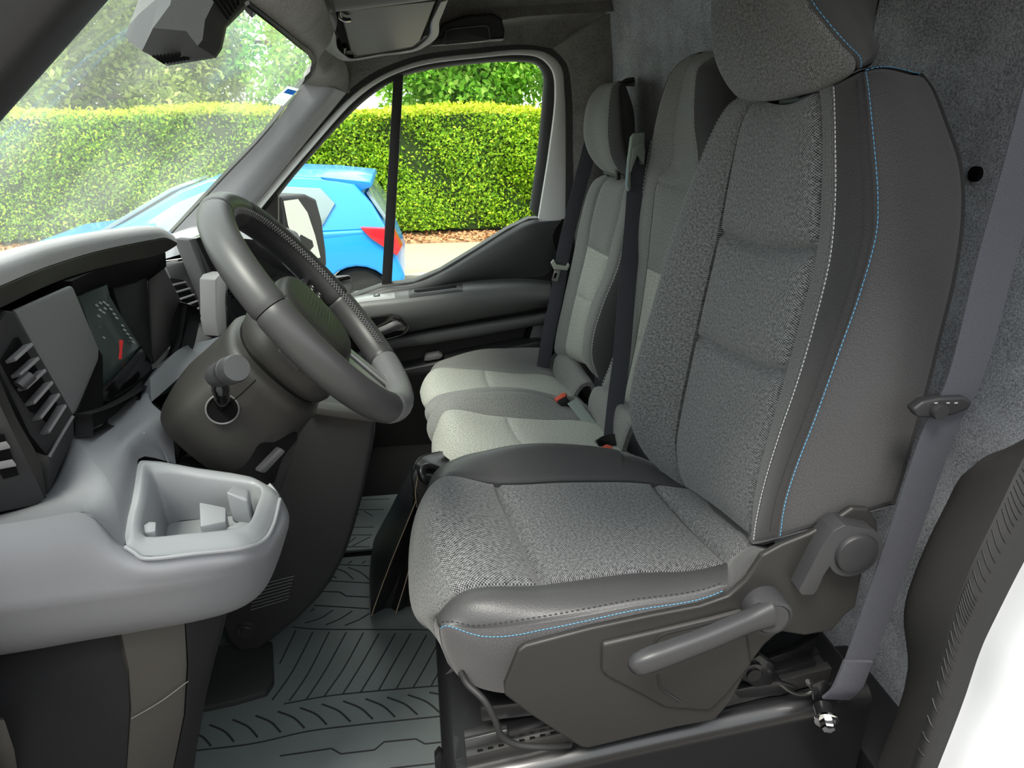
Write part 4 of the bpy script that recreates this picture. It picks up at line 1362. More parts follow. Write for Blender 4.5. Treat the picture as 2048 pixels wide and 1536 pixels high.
# ---- plinth under the rails ----------------------------------------------------
plinth = thing('seat_plinth', (0.32, 0.945, 0), 'black painted steel plinth carrying the driver seat rails', 'seat base')
pr_ = [(0.0, 0.0), (0.0, 0.165), (0.02, 0.178), (0.62, 0.262), (0.66, 0.262), (0.68, 0.0)]
prism('plinth_body', [(x, 0.715, z) for x, z in pr_], (0, 0.48, 0), 'steel_black', plinth, 0.01, 3)
# rounded outer flange (bright streak) along the near edge
S = Surf([[(0.02, 0.735, 0.182), (0.3, 0.735, 0.222), (0.66, 0.735, 0.266)], [(0.02, 0.706, 0.178), (0.3, 0.706, 0.218), (0.66, 0.706, 0.262)],
          [(0.02, 0.694, 0.168), (0.3, 0.694, 0.208), (0.66, 0.694, 0.252)], [(0.02, 0.690, 0.14), (0.3, 0.690, 0.18), (0.66, 0.692, 0.22)], [(0.02, 0.688, 0.0), (0.3, 0.688, 0.0), (0.66, 0.688, 0.0)]],
         (0.3, 0.9, 0.1))
S.panel('plinth_flange', 0, 4, 0, 1, 'steel_black', plinth, 0, res=0.02, skirt=0.01)
prism('plinth_front_rib', [(-0.012, 0.76, 0), (-0.012, 0.76, 0.16), (-0.004, 0.76, 0.172), (0.004, 0.76, 0.16), (0.004, 0.76, 0)], (0, 0.012, 0), 'steel_black', plinth, 0.002)
box('plinth_clip', (0.31, 0.685, 0.13), (0.012, 0.008, 0.03), 'steel_black', plinth, 0.002)
# cable looping out from under the seat
o = tube('seat_cable', [P(922, 1345, 0.73), P(935, 1368, 0.71), P(968, 1400, 0.69), P(990, 1440, 0.683), P(1002, 1470, 0.682), P(1030, 1488, 0.682), P(1090, 1494, 0.684), P(1140, 1490, 0.70)], 0.0048, 'rubber', None, 60, 10)
tag(o, 'black cable looping from under the driver cushion to the rail', 'cable')
o = tube('cable_tie_harness', [P(995, 1392, 0.83), P(1000, 1420, 0.82), P(1008, 1450, 0.80), P(1020, 1470, 0.79)], 0.004, 'rubber', None, 20, 8)
tag(o, 'thin black wiring harness hanging in the gap below the driver seat', 'wiring')

# ================================================================== BENCH SEATS
# ---- outer passenger seat (beside the far door) ---------------------------------
outer_seat = thing('passenger_seat', (0.35, 1.93, 0.0), 'far passenger seat with a rounded separate headrest, beside the door', 'seat')
of_side = PY([(1222, 345, 2.02), (1190, 358, 2.04), (1178, 375, 2.05), (1160, 440, 2.07), (1145, 520, 2.08), (1128, 600, 2.085), (1112, 680, 2.085), (1112, 705, 2.08), (1130, 725, 2.06)])
of_seam = PY([(1228, 348, 1.98), (1208, 360, 1.99), (1196, 380, 2.0), (1180, 440, 2.005), (1170, 500, 2.005), (1152, 575, 2.005), (1132, 665, 2.0), (1128, 700, 1.99), (1142, 722, 1.98)])
on_seam = PY([(1252, 362, 1.86), (1246, 380, 1.86), (1236, 430, 1.86), (1222, 480, 1.86), (1205, 545, 1.86), (1182, 600, 1.86), (1165, 670, 1.86), (1163, 710, 1.86), (1170, 732, 1.86)])
on_edge = PY([(1262, 365, 1.80), (1262, 400, 1.80), (1255, 440, 1.80), (1245, 490, 1.79), (1232, 540, 1.785), (1205, 605, 1.78), (1185, 670, 1.78), (1182, 715, 1.78), (1196, 760, 1.78)])
on_side = PY([(1290, 365, 1.78), (1295, 410, 1.77), (1290, 450, 1.77), (1282, 500, 1.765), (1275, 560, 1.76), (1262, 620, 1.76), (1245, 690, 1.76), (1235, 740, 1.76), (1230, 775, 1.76)])
o_bk = [np.array([0.62, 1.93, p[2]]) for p in of_seam]
o_fs = [p + np.array([0.1, 0.01, 0]) for p in of_side]
o_cen = [(a + b) / 2 + np.array([0.004, 0, 0]) for a, b in zip(of_seam, on_seam)]
OB = Surf([o_bk, o_fs, of_side, of_seam, o_cen, on_seam, on_edge, on_side, o_bk], (0.56, 1.92, 0.7))
OB.panel('backrest_shell', 0, 2, 0, 1, 'weave_side', outer_seat, 0, edges=(0, 0, 0, 0), res=0.02)
OB.panel('backrest_rear', 7, 8, 0, 1, 'weave_side', outer_seat, 0, edges=(0, 0, 0, 0), res=0.02)
OB.panel('far_bolster', 2, 3, 0, 1, 'cloth_mid', outer_seat, 0.005, 0.008, puff=0.002)
for q0, q1, mm in ((0, 0.385, 'cloth_mid'), (0.385, 0.64, 'cloth_pale'), (0.64, 1, 'cloth_pale')):
    OB.panel('backrest_insert', 3, 5, q0, q1, mm, outer_seat, 0.006, 0.010, puff=0.003)
OB.panel('near_bolster', 5, 6, 0, 1, 'cloth_mid', outer_seat, 0.005, 0.008, puff=0.002)
OB.panel('side_panel', 6, 7, 0, 1, 'weave_side', outer_seat, 0.004, 0.006)
stitches('stitching', OB.line(6.06, [0.02, 0.98], 300, 0.001), 'stitch_white', outer_seat, 0.009, 0.006, 0.0008)
# headrest
hf = PY([(1240, 352, 1.99), (1205, 340, 2.01), (1180, 310, 2.03), (1168, 270, 2.035), (1171, 225, 2.03), (1180, 195, 2.02), (1200, 172, 2.0), (1232, 163, 1.97)])
hm = PY([(1246, 354, 1.93), (1218, 344, 1.95), (1200, 312, 1.955), (1190, 270, 1.96), (1192, 225, 1.955), (1202, 195, 1.95), (1215, 174, 1.94), (1234, 163, 1.93)])
hs = PY([(1254, 354, 1.88), (1240, 345, 1.87), (1222, 310, 1.865), (1216, 270, 1.865), (1217, 225, 1.865), (1220, 195, 1.87), (1226, 172, 1.88), (1238, 163, 1.89)])
hn = PY([(1262, 350, 1.84), (1262, 335, 1.82), (1250, 300, 1.81), (1244, 265, 1.81), (1242, 225, 1.81), (1240, 195, 1.82), (1240, 172, 1.84), (1244, 164, 1.86)])
hb = PY([(1266, 346, 1.86), (1266, 318, 1.85), (1262, 285, 1.845), (1258, 255, 1.845), (1252, 215, 1.845), (1248, 185, 1.85), (1246, 170, 1.87), (1246, 165, 1.89)])
hbk = [np.array([x_, 1.93, p[2]]) for x_, p in zip((0.575, 0.60, 0.615, 0.62, 0.615, 0.60, 0.585, 0.565), hf)]
HO = Surf([hbk, [p + np.array([0.06, 0.02, 0]) for p in hf], hf, hm, hs, hn, hb, hbk], (0.55, 1.92, 1.05))
HO.panel('headrest', 1, 4, 0, 1, 'cloth_mid', outer_seat, 0.002, 0.005, edges=(0, 1, 0, 0), res=0.008)
HO.panel('headrest_side', 4, 6, 0, 1, 'weave_dark', outer_seat, 0.003, 0.005, edges=(1, 0, 0, 0), res=0.008)
HO.panel('headrest_back', 6, 7, 0, 1, 'weave_dark', outer_seat, 0, edges=(0, 0, 0, 0), res=0.02)
HO.panel('headrest_shell', 0, 1, 0, 1, 'weave_dark', outer_seat, 0, edges=(0, 0, 0, 0), res=0.02)
stitches('headrest_stitching', HO.line(4.06, [0.05, 0.95], 200, 0.001), 'stitch_dark', outer_seat, 0.009, 0.006, 0.0008)
for yy in (1.88, 1.98):
    tube('headrest_post', [(0.565, yy, 0.90), (0.56, yy, 0.97)], 0.007, 'steel_black', outer_seat, 6, 10)
prism('headrest_guide', PY([(1205, 348, 1.98), (1252, 360, 1.87), (1252, 352, 1.87), (1208, 338, 1.98)]), (0.05, 0, 0), 'plastic_black', outer_seat, 0.003)
# cushion: curves front underside -> nose -> top -> rear
q0 = [(0.07, 2.10, 0.20), (0.03, 2.10, 0.27), P(860, 752, 2.06), P(905, 728, 2.08), P(980, 718, 2.10), P(1050, 725, 2.10), P(1102, 742, 2.09), P(1130, 760, 2.08)]
q1 = [(0.06, 1.98, 0.20), (0.012, 1.98, 0.26), P(842, 776, 1.96), P(868, 738, 2.0), P(940, 736, 2.01), P(1030, 744, 2.01), P(1100, 750, 2.0), P(1135, 770, 1.99)]
q2 = [(0.06, 1.82, 0.20), (0.012, 1.82, 0.26), P(850, 812, 1.81), P(872, 790, 1.80), P(960, 778, 1.81), P(1040, 785, 1.80), P(1120, 792, 1.80), P(1170, 805, 1.79)]
q3 = [(0.06, 1.75, 0.20), (0.015, 1.75, 0.26), P(860, 828, 1.735), P(890, 800, 1.745), P(960, 780, 1.75), P(1050, 779, 1.75), P(1130, 800, 1.74), P(1185, 830, 1.73)]
qs = [(0.08, 2.14, 0.20), (0.03, 2.14, 0.24), (0.05, 2.13, 0.29), (0.1, 2.13, 0.31), (0.2, 2.14, 0.33), (0.3, 2.14, 0.33), (0.36, 2.14, 0.33), (0.42, 2.13, 0.33)]
qn = [(0.07, 1.72, 0.20), (0.04, 1.72, 0.25), (0.03, 1.72, 0.29), (0.06, 1.72, 0.32), (0.14, 1.72, 0.33), (0.26, 1.72, 0.33), (0.35, 1.72, 0.33), (0.42, 1.72, 0.33)]
OC = Surf([qs, q0, q1, q2, q3, qn], (0.2, 1.9, 0.22))
mb = 0.56
OC.panel('far_cushion_bolster', 0, 2, 0, 1, 'cloth_mid', outer_seat, 0.004, 0.007, edges=(0, 1, 0, 0), puff=0.002)
OC.panel('cushion_insert', 2, 3, 0, mb, 'cloth_pale', outer_seat, 0.005, 0.009, puff=0.003, edges=(1, 1, 0, 1))
OC.panel('cushion_insert', 2, 3, mb, 1, 'cloth_pale', outer_seat, 0.005, 0.009, puff=0.003)
OC.panel('near_cushion_bolster', 3, 5, 0, 1, 'cloth_mid', outer_seat, 0.004, 0.007, edges=(1, 0, 0, 0), puff=0.002)
# folded rear roll of the cushion, with a strap
S = Surf([PY([(1104, 742, 2.06), (1108, 715, 2.06), (1118, 704, 2.06), (1140, 706, 2.05), (1150, 725, 2.05)]),
          PY([(1112, 765, 1.98), (1122, 730, 1.97), (1135, 718, 1.96), (1155, 722, 1.96), (1168, 745, 1.96)]),
          PY([(1126, 790, 1.90), (1140, 752, 1.89), (1152, 738, 1.88), (1172, 745, 1.88), (1182, 765, 1.88)]),
          PY([(1140, 800, 1.82), (1155, 775, 1.81), (1168, 765, 1.80), (1186, 765, 1.80), (1196, 785, 1.80)])], (0.42, 1.95, 0.3))
S.panel('cushion_roll', 0, 3, 0, 1, 'cloth_mid', outer_seat, 0.003, 0.006, res=0.008)
ribbon('roll_strap', PY([(1104, 722, 2.055), (1112, 712, 2.05), (1125, 708, 2.03), (1142, 712, 2.01), (1152, 722, 2.0)]), 0.022, 0.002, 'rubber', outer_seat, side=[np.array([0.3, -0.6, -0.4])], n=24)
prism('seat_base', [(0.04, 1.74, 0.0), (0.04, 1.74, 0.22), (0.5, 1.74, 0.26), (0.5, 1.74, 0.0)], (0, 0.36, 0), 'plastic_black', outer_seat, 0.008)

# ---- middle seat -----------------------------------------------------------------
mid = thing('passenger_seat', (0.35, 1.5, 0.0), 'middle passenger seat with a tall integrated headrest, between the other two seats', 'seat')
m_side = PY([(1400, 104, 1.62), (1372, 115, 1.64), (1345, 140, 1.655), (1325, 185, 1.66), (1308, 255, 1.67), (1294, 330, 1.675), (1284, 400, 1.68), (1272, 480, 1.685), (1262, 560, 1.69), (1250, 640, 1.69), (1225, 720, 1.69), (1205, 770, 1.68), (1195, 800, 1.67)])
m_seam = PY([(1408, 104, 1.585), (1392, 112, 1.59), (1375, 135, 1.595), (1362, 180, 1.60), (1350, 250, 1.605), (1342, 330, 1.61), (1312, 362, 1.615), (1300, 440, 1.615), (1292, 520, 1.615), (1280, 610, 1.61), (1265, 700, 1.61), (1250, 770, 1.60), (1240, 810, 1.60)])
m_near = PY([(1440, 108, 1.47), (1420, 118, 1.47), (1395, 135, 1.48), (1387, 180, 1.485), (1386, 250, 1.49), (1392, 300, 1.485), (1395, 360, 1.47), (1385, 440, 1.46), (1370, 520, 1.455), (1350, 610, 1.45), (1335, 700, 1.45), (1325, 790, 1.45), (1320, 850, 1.45)])
m_edge = PY([(1470, 112, 1.40), (1460, 125, 1.39), (1450, 150, 1.385), (1446, 190, 1.385), (1444, 260, 1.38), (1442, 310, 1.375), (1440, 370, 1.36), (1430, 450, 1.355), (1415, 530, 1.35), (1400, 620, 1.35), (1390, 710, 1.35), (1380, 790, 1.35), (1375, 860, 1.35)])
m_cen = [(a + b) / 2 + np.array([0.004, 0, 0]) for a, b in zip(m_seam, m_near)]
m_bk = [np.array([max(0.66, p[0] + 0.02), 1.52, p[2]]) for p in m_cen]
m_fs = [p + np.array([0.09, 0.0, 0]) for p in m_side]
m_ns = [np.array([p[0] + 0.08, p[1] - 0.01, p[2]]) for p in m_edge]
MB_ = Surf([m_bk, m_fs, m_side, m_seam, m_cen, m_near, m_edge, m_ns, m_bk], (0.62, 1.52, 0.8))
MB_.panel('backrest_shell', 0, 2, 0, 1, 'weave_side', mid, 0, edges=(0, 0, 0, 0), res=0.02)
MB_.panel('backrest_rear', 7, 8, 0, 1, 'weave_dark', mid, 0, edges=(0, 0, 0, 0), res=0.02)
MB_.panel('far_bolster', 2, 3, 0, 1, 'cloth_mid', mid, 0.004, 0.007)
MB_.panel('headrest', 3, 5, 0, 0.345, 'cloth_mid', mid, 0.004, 0.007, edges=(0, 1, 0, 1))
for q0, q1, mm in ((0.345, 0.585, 'cloth_mid'), (0.585, 0.79, 'cloth_pale'), (0.79, 1, 'cloth_pale')):
    MB_.panel('backrest_insert', 3, 5, q0, q1, mm, mid, 0.006, 0.010, puff=0.003)
MB_.panel('headrest_side', 5, 7, 0, 0.30, 'weave_dark', mid, 0.003, 0.005, edges=(1, 0, 0, 0))
MB_.panel('near_bolster', 5, 7, 0.30, 1, 'cloth_mid', mid, 0.003, 0.005, edges=(1, 0, 0, 0))
stitches('headrest_stitching', MB_.line(5.06, [0.03, 0.30], 120, 0.001), 'grey_mark', mid, 0.009, 0.006, 0.0007)
stitches('stitching', MB_.line(2.06, [0.25, 0.98], 300, 0.001), 'stitch_white', mid, 0.009, 0.006, 0.0008)
q0 = [(0.06, 1.70, 0.20), (0.018, 1.70, 0.26), P(862, 836, 1.70), P(895, 800, 1.715), P(970, 787, 1.715), P(1050, 787, 1.715), P(1125, 808, 1.705), P(1180, 835, 1.69)]
q1 = [(0.06, 1.62, 0.20), (0.02, 1.62, 0.26), P(870, 856, 1.61), P(892, 818, 1.625), P(985, 828, 1.63), P(1080, 836, 1.63), P(1160, 838, 1.62), P(1215, 850, 1.61)]
q2 = [(0.06, 1.44, 0.20), (0.02, 1.44, 0.26), P(888, 930, 1.43), P(925, 908, 1.42), P(1028, 895, 1.41), P(1120, 897, 1.40), P(1190, 900, 1.40), P(1262, 905, 1.39)]
q3 = [(0.06, 1.35, 0.20), (0.025, 1.35, 0.26), P(902, 948, 1.34), P(945, 925, 1.33), P(1035, 912, 1.32), P(1130, 915, 1.32), P(1210, 920, 1.31), P(1280, 930, 1.31)]
qs = [(0.07, 1.715, 0.20), (0.045, 1.715, 0.25), (0.035, 1.715, 0.29), (0.06, 1.715, 0.32), (0.15, 1.715, 0.33), (0.26, 1.715, 0.33), (0.34, 1.715, 0.33), (0.42, 1.715, 0.33)]
qn = [(0.06, 1.30, 0.20), (0.02, 1.30, 0.25), (0.01, 1.30, 0.28), (0.05, 1.30, 0.30), (0.15, 1.30, 0.31), (0.26, 1.30, 0.31), (0.34, 1.30, 0.31), (0.42, 1.30, 0.31)]
MC = Surf([qs, q0, q1, q2, q3, qn], (0.2, 1.5, 0.22))
MC.panel('far_cushion_bolster', 0, 2, 0, 1, 'cloth_mid', mid, 0.004, 0.007, edges=(0, 1, 0, 0), puff=0.002)
MC.panel('cushion_insert', 2, 3, 0, mb, 'cloth_pale', mid, 0.005, 0.009, puff=0.003, edges=(1, 1, 0, 1))
MC.panel('cushion_insert', 2, 3, mb, 1, 'cloth_pale', mid, 0.005, 0.009, puff=0.003)
MC.panel('near_cushion_bolster', 3, 5, 0, 1, 'cloth_mid', mid, 0.004, 0.007, edges=(1, 0, 0, 0), puff=0.002)
S = Surf([PY([(1172, 830, 1.68), (1178, 790, 1.68), (1190, 772, 1.68), (1215, 775, 1.67), (1230, 800, 1.66)]),
          PY([(1200, 870, 1.55), (1215, 825, 1.54), (1232, 806, 1.53), (1258, 812, 1.52), (1272, 840, 1.52)]),
          PY([(1240, 905, 1.40), (1255, 860, 1.39), (1268, 840, 1.38), (1290, 850, 1.37), (1300, 880, 1.37)])], (0.44, 1.55, 0.3))
S.panel('cushion_roll', 0, 2, 0, 1, 'cloth_mid', mid, 0.003, 0.006, res=0.008)
prism('seat_base', [(0.04, 1.31, 0.0), (0.04, 1.31, 0.22), (0.5, 1.31, 0.26), (0.5, 1.31, 0.0)], (0, 0.40, 0), 'plastic_black', mid, 0.008)
# ================================================================== DASHBOARD
dash = thing('dashboard', (-0.35, 1.3, 0.3), 'grey and black dashboard with instrument hood, vents and storage tray', 'dashboard')


def grid_part(name, rows, mat, parent, centre, res=0.012, skirt=0.02, sharp=(), edges=(0, 0, 0, 0), flip=None, sink=0.0):
    S = Surf([PY(r) for r in rows], centre, sharp, uni=True)
    S.panel(name, 0, len(rows) - 1, 0, 1, mat, parent, sink, res=res, skirt=skirt, edges=edges, flip=flip)
    return S


def polyp(name, pts, vec, mat, parent, bev=0.003, seg=2):
    return prism(name, PY(pts), vec, mat, parent, bev, seg)


# ---- dash top slab up to the windscreen -----------------------------------
top = [[(-0.80, y, 0.70) for y in (0.50, 0.9, 1.4, 1.9, 2.2)], [(-0.60, y, 0.76) for y in (0.50, 0.9, 1.4, 1.9, 2.2)],
       [(x, y, z) for x, y, z in ((-0.58, 0.50, 0.765), (-0.58, 0.9, 0.765), (-0.46, 1.4, 0.735), (-0.45, 1.9, 0.72), (-0.45, 2.2, 0.70))], [(x, y, 0.60) for x, y in ((-0.58, 0.50), (-0.58, 0.9), (-0.44, 1.4), (-0.42, 1.9), (-0.42, 2.2))]]
S = Surf(top, (-0.55, 1.3, 0.3), uni=True)
S.panel('dash_top', 0, 3, 0, 1, 'pad', dash, 0, res=0.03, skirt=0.02)
# defroster grille slots on the dash top
for k in range(26):
    box('defroster_slot', (-0.66, 0.62 + k * 0.04, 0.7475 + 0.002), (0.03, 0.012, 0.006), 'void', dash, 0)

# ---- instrument hood -------------------------------------------------------
h1 = [(-60, 566, .66), (0, 543, .72), (60, 521, .78), (120, 502, .86), (205, 482, .97), (265, 472, 1.04), (307, 467, 1.09), (335, 469, 1.125), (352, 478, 1.14)]
h2 = [(-60, 600, .655), (0, 574, .715), (60, 548, .775), (120, 526, .855), (205, 501, .965), (265, 488, 1.035), (307, 480, 1.085), (337, 477, 1.122), (355, 486, 1.137)]
h3 = [(-60, 640, .65), (0, 617, .71), (60, 588, .77), (120, 562, .85), (205, 536, .96), (265, 522, 1.03), (305, 514, 1.08), (335, 503, 1.115), (352, 492, 1.133)]
A1, A2, A3 = PY(h1), PY(h2), PY(h3)
A0 = [a + np.array([-0.10, 0, -0.012]) for a in A1]
A00 = [a + np.array([-0.30, 0, -0.10]) for a in A1]
A4 = [a + np.array([-0.26, 0.0, -0.085]) for a in A3]
S = Surf([A00, A0, A1, A2], (-0.45, 0.9, 0.6), uni=True)
S.panel('hood_pad', 0, 3, 0, 1, 'pad', dash, 0.002, 0.004, res=0.01, skirt=0.01, edges=(0, 1, 0, 0))
S = Surf([A2, A3, A4], (-0.45, 0.9, 0.95), sharp=(1,), uni=True)
S.panel('hood_lip', 0, 2, 0, 1, 'plastic_dark', dash, 0.0015, 0.004, res=0.01, skirt=0.01, edges=(1, 0, 0, 0))

# ---- cluster ----------------------------------------------------------------
polyp('cluster_side_panel', [(30, 622, .735), (146, 571, .85), (200, 700, .87), (198, 720, .865), (155, 822, .80), (148, 832, .79), (141, 826, .785)], (-0.008, 0.003, 0), 'plastic_mid', dash, 0.004)
# dark well behind the panel and under the hood
box('cluster_housing', (-0.565, 0.84, 0.72), (0.21, 0.64, 0.22), 'void', dash, 0.01)
#polyp('cluster_well', [(140, 585, .90), (225, 560, 1.0), (295, 535, 1.10), (318, 600, 1.11), (305, 690, 1.10), (275, 700, 1.03), (190, 800, .92), (150, 850, .86)], (-0.06, 0.0, 0.0), 'void', dash, 0.002)
face = [(160, 592, .935), (215, 569, .985), (220, 592, .99), (246, 640, 1.015), (281, 691, 1.03), (240, 745, .98), (186, 792, .925), (196, 715, .94), (180, 650, .94)]
cl = thing_cl = polyp('instrument_face', face, (-0.012, 0, 0), 'screen', dash, 0.001)


def on_face(u, v):
    """plane through the instrument face"""
    a, b, c = P(160, 592, .935), P(281, 691, 1.03), P(186, 792, .925)
    n = np.cross(b - a, c - a)
    d = P(u, v, 1.0) - CAM
    t = ((a - CAM) @ n) / (d @ n)
    p = CAM + t * d
    return p + n / np.linalg.norm(n) * (0.0015 if n[0] > 0 else -0.0015)


def mark(name, u0, v0, u1, v1, w, mat, parent):
    a, b = on_face(u0, v0), on_face(u1, v1)
    d = (b - a) / np.linalg.norm(b - a)
    n = np.array([1.0, -0.3, 0.2])
    s = np.cross(d, n)
    s /= np.linalg.norm(s)
    prism(name, [a - s * w, b - s * w, b + s * w, a + s * w], (0.001, 0, 0), mat, parent, 0)


ticks = [(191, 611), (198, 606), (206, 605), (213, 610), (219, 618), (226, 628), (231, 636), (195, 632), (198, 653), (205, 675), (205, 625), (243, 651), (253, 668), (259, 676), (264, 684), (247, 660), (198, 620), (208, 617)]
for k, (u, v) in enumerate(ticks):
    mark('dial_mark', u - 2.5, v - 1.5, u + 2.5, v + 1.5, 0.0011, 'grey_mark', dash)
mark('dial_needle', 240, 680, 237, 718, 0.0028, 'needle', dash)
polyp('instrument_lens_edge', [(278, 688, 1.02), (283, 692, 1.02), (192, 797, .915), (186, 792, .915)], (0.004, 0, 0), 'cover_glass', dash, 0)
polyp('cluster_floor', [(283, 694, 1.03), (302, 720, 1.06), (303, 742, 1.05), (236, 808, .94), (205, 810, .90), (186, 795, .90)], (0, 0, -0.012), 'gloss_black', dash, 0.002)
polyp('binnacle_cheek', [(199, 700, .868), (206, 712, .90), (194, 780, .90), (208, 814, .868), (150, 834, .788), (157, 822, .798), (197, 722, .864)], (-0.01, 0.004, 0), 'void', dash, 0.001)
# far wall of the binnacle, lit face
polyp('binnacle_wall', [(294, 560, 1.13), (324, 524, 1.14), (362, 600, 1.145), (349, 684, 1.13), (307, 732, 1.10), (300, 684, 1.11)], (-0.02, 0.03, 0), 'plastic_dark', dash, 0.004)
polyp('binnacle_inner', [(222, 566, 1.04), (294, 540, 1.12), (302, 684, 1.105), (306, 730, 1.09), (281, 692, 1.05), (246, 640, 1.035)], (-0.03, 0.02, 0), 'plastic_black', dash, 0.003)
grid_part('binnacle_skirt', [[(146, 828, .79), (205, 812, .87), (303, 742, 1.05), (350, 690, 1.12), (364, 604, 1.14)], [(150, 850, .79), (206, 826, .865), (302, 755, 1.04), (356, 696, 1.115), (370, 606, 1.14)], [(149, 876, .78), (206, 846, .86), (302, 762, 1.03), (358, 705, 1.115), (374, 640, 1.15)]],
          'kick_black', dash, (-0.45, 1.0, 0.75))

polyp('cluster_brow', [(143, 562, .86), (205, 536, .965), (265, 522, 1.035), (332, 504, 1.12), (334, 534, 1.135), (296, 562, 1.13), (222, 574, 1.045), (150, 592, .93)], (-0.04, 0, 0), 'kick_black', dash, 0.002)
# ---- near vent ----------------------------------------------------------------
va = [(-22, 700, .70), (-6, 650, .705), (14, 622, .715), (31, 624, .73), (147, 829, .775), (150, 835, .775), (99, 918, .735), (60, 870, .715), (0, 742, .70)]
polyp('vent_frame', va, (-0.02, 0.012, 0.0), 'plastic_black', dash, 0.004)
polyp('vent_opening', [(37, 674, .722), (115, 808, .752), (80, 866, .732), (8, 720, .706)], (-0.003, -0.002, 0.0), 'void', dash, 0)
for a, b in (((9, 722), (45, 690)), ((20, 752), (58, 718)), ((33, 778), (72, 742)), ((48, 808), (86, 766)), ((62, 838), (100, 790)), ((78, 866), (113, 812))):
    p0, p1 = P(a[0], a[1], .704 + (a[1] - 720) * .00018), P(b[0], b[1], .722 + (b[1] - 690) * .00022)
    e = np.array([0.012, -0.004, 0.004])
    prism('vent_slat', [p0, p1, p1 + e, p0 + e], (0.001, 0.0, -0.0035), 'plastic_mid', dash, 0.0008)
tube('vent_knob', [P(38, 772, .70), P(62, 750, .712)], 0.006, 'handle', dash, None, 10)
polyp('vent_side', [(149, 831, .775), (150, 872, .77), (95, 996, .71), (98, 917, .73)], (-0.05, 0.01, 0), 'plastic_black', dash, 0.003)
tube('vent_bead', PY([(146, 832, .77), (120, 875, .75), (98, 915, .728)]), 0.002, 'plastic_mid', dash, 14, 8)
# textured strip outside the vent and the lower side-window vent
grid_part('vent_surround', [[(-30, 640, .69), (-10, 730, .69), (30, 830, .69), (80, 925, .70), (93, 995, .70)], [(-40, 690, .675), (-20, 760, .675), (15, 850, .68), (65, 945, .69), (86, 998, .695)], [(-45, 760, .665), (-25, 800, .665), (2, 870, .672), (52, 960, .685), (80, 1004, .69)]],
          'plastic_dark', dash, (-0.5, 0.9, 0.7))
polyp('side_vent_frame', [(-40, 800, .66), (-5, 800, .66), (92, 996, .685), (76, 1010, .68), (-40, 1034, .65)], (-0.03, 0.02, 0), 'plastic_black', dash, 0.003)
polyp('side_vent_opening', [(-40, 868, .652), (8, 868, .657), (38, 950, .668), (-40, 972, .655)], (-0.002, 0, 0), 'void', dash, 0)
for vv in (900, 936):
    polyp('side_vent_slat', [(-40, vv + 6, .646), (10 + (vv - 868) * .33, vv - 8, .655), (11 + (vv - 868) * .33, vv - 3, .655), (-40, vv + 11, .646)], (-0.002, 0, 0.006), 'plastic_mid', dash, 0.0006)

# ---- light grey lower body -------------------------------------------------------
rows = [[(-40, 1034, .70), (55, 1000, .72), (90, 978, .735), (148, 871, .79), (206, 842, .87), (302, 759, 1.035)],
        [(-40, 1042, .645), (65, 1013, .675), (118, 992, .69), (175, 912, .74), (235, 866, .82), (303, 805, .94)],
        [(-40, 1047, .625), (75, 1021, .65), (142, 1003, .665), (212, 955, .71), (262, 895, .79), (338, 842, .90)],
        [(-40, 1056, .60), (85, 1036, .615), (165, 1024, .625), (249, 1091, .63), (277, 918, .79), (352, 927, .85)]]
cr = []
for r in rows:
    q = PY(r)
    q.insert(4, (q[3] + q[4]) / 2)
    q.insert(4, q[3] * 0.85 + q[4] * 0.15)
    q.insert(6, q[5] * 0.3 + q[6] * 0.7)
    cr.append(q)
S = Surf(cr, (-0.45, 0.95, 0.4), uni=True)
S.panel('lower_dash_slope', 0, 3, 0, 1, 'plastic_grey', dash, 0, res=0.012, skirt=0)
rows = [[(300, 756, .99), (330, 724, 1.04), (356, 700, 1.09), (430, 676, 1.2), (480, 660, 1.25)], [(303, 804, .95), (335, 776, 1.0), (364, 750, 1.04), (430, 700, 1.12), (480, 690, 1.18)]]
grid_part('dash_shelf', rows, 'plastic_grey', dash, (-0.5, 1.0, 0.4), skirt=0.03)
rows = [[(-160, 1075, .585), (85, 1036, .615), (165, 1024, .625), (249, 1091, .63), (284, 1114, .625), (400, 1103, .64), (487, 1093, .66), (527, 1077, .69), (545, 1050, .72), (559, 997, .77), (553, 982, .79), (540, 966, .80)],
        [(-160, 1157, .572), (85, 1122, .60), (165, 1112, .61), (250, 1130, .615), (284, 1140, .615), (400, 1130, .63), (487, 1117, .65), (530, 1100, .68), (553, 1065, .71), (575, 1030, .76), (568, 1005, .79), (550, 975, .81)],
        [(-160, 1236, .567), (85, 1205, .595), (165, 1194, .605), (250, 1183, .612), (284, 1179, .614), (400, 1161, .63), (487, 1144, .655), (530, 1132, .69), (556, 1100, .73), (578, 1048, .78), (577, 1025, .80), (560, 990, .82)],
        [(-160, 1320, .585), (85, 1285, .615), (165, 1271, .625), (250, 1257, .632), (284, 1252, .635), (400, 1232, .65), (470, 1216, .68), (515, 1192, .72), (540, 1160, .76), (562, 1100, .80), (570, 1060, .83), (570, 1020, .84)],
        [(-160, 1314, .69), (85, 1280, .71), (165, 1266, .72), (250, 1252, .73), (284, 1246, .73), (400, 1226, .74), (465, 1208, .76), (505, 1184, .79), (530, 1152, .82), (550, 1100, .85), (556, 1060, .87), (560, 1025, .88)]]
grid_part('lower_dash_face', rows, 'plastic_grey', dash, (-0.35, 0.85, 0.62), skirt=0.02, sharp=(2,))
tube('tray_bead', PY([(250, 1093, .626), (270, 1106, .622), (284, 1116, .620), (400, 1106, .634), (487, 1096, .654), (528, 1080, .684), (546, 1052, .714), (560, 998, .766)]), 0.0022, 'plastic_light', dash, 60, 8)
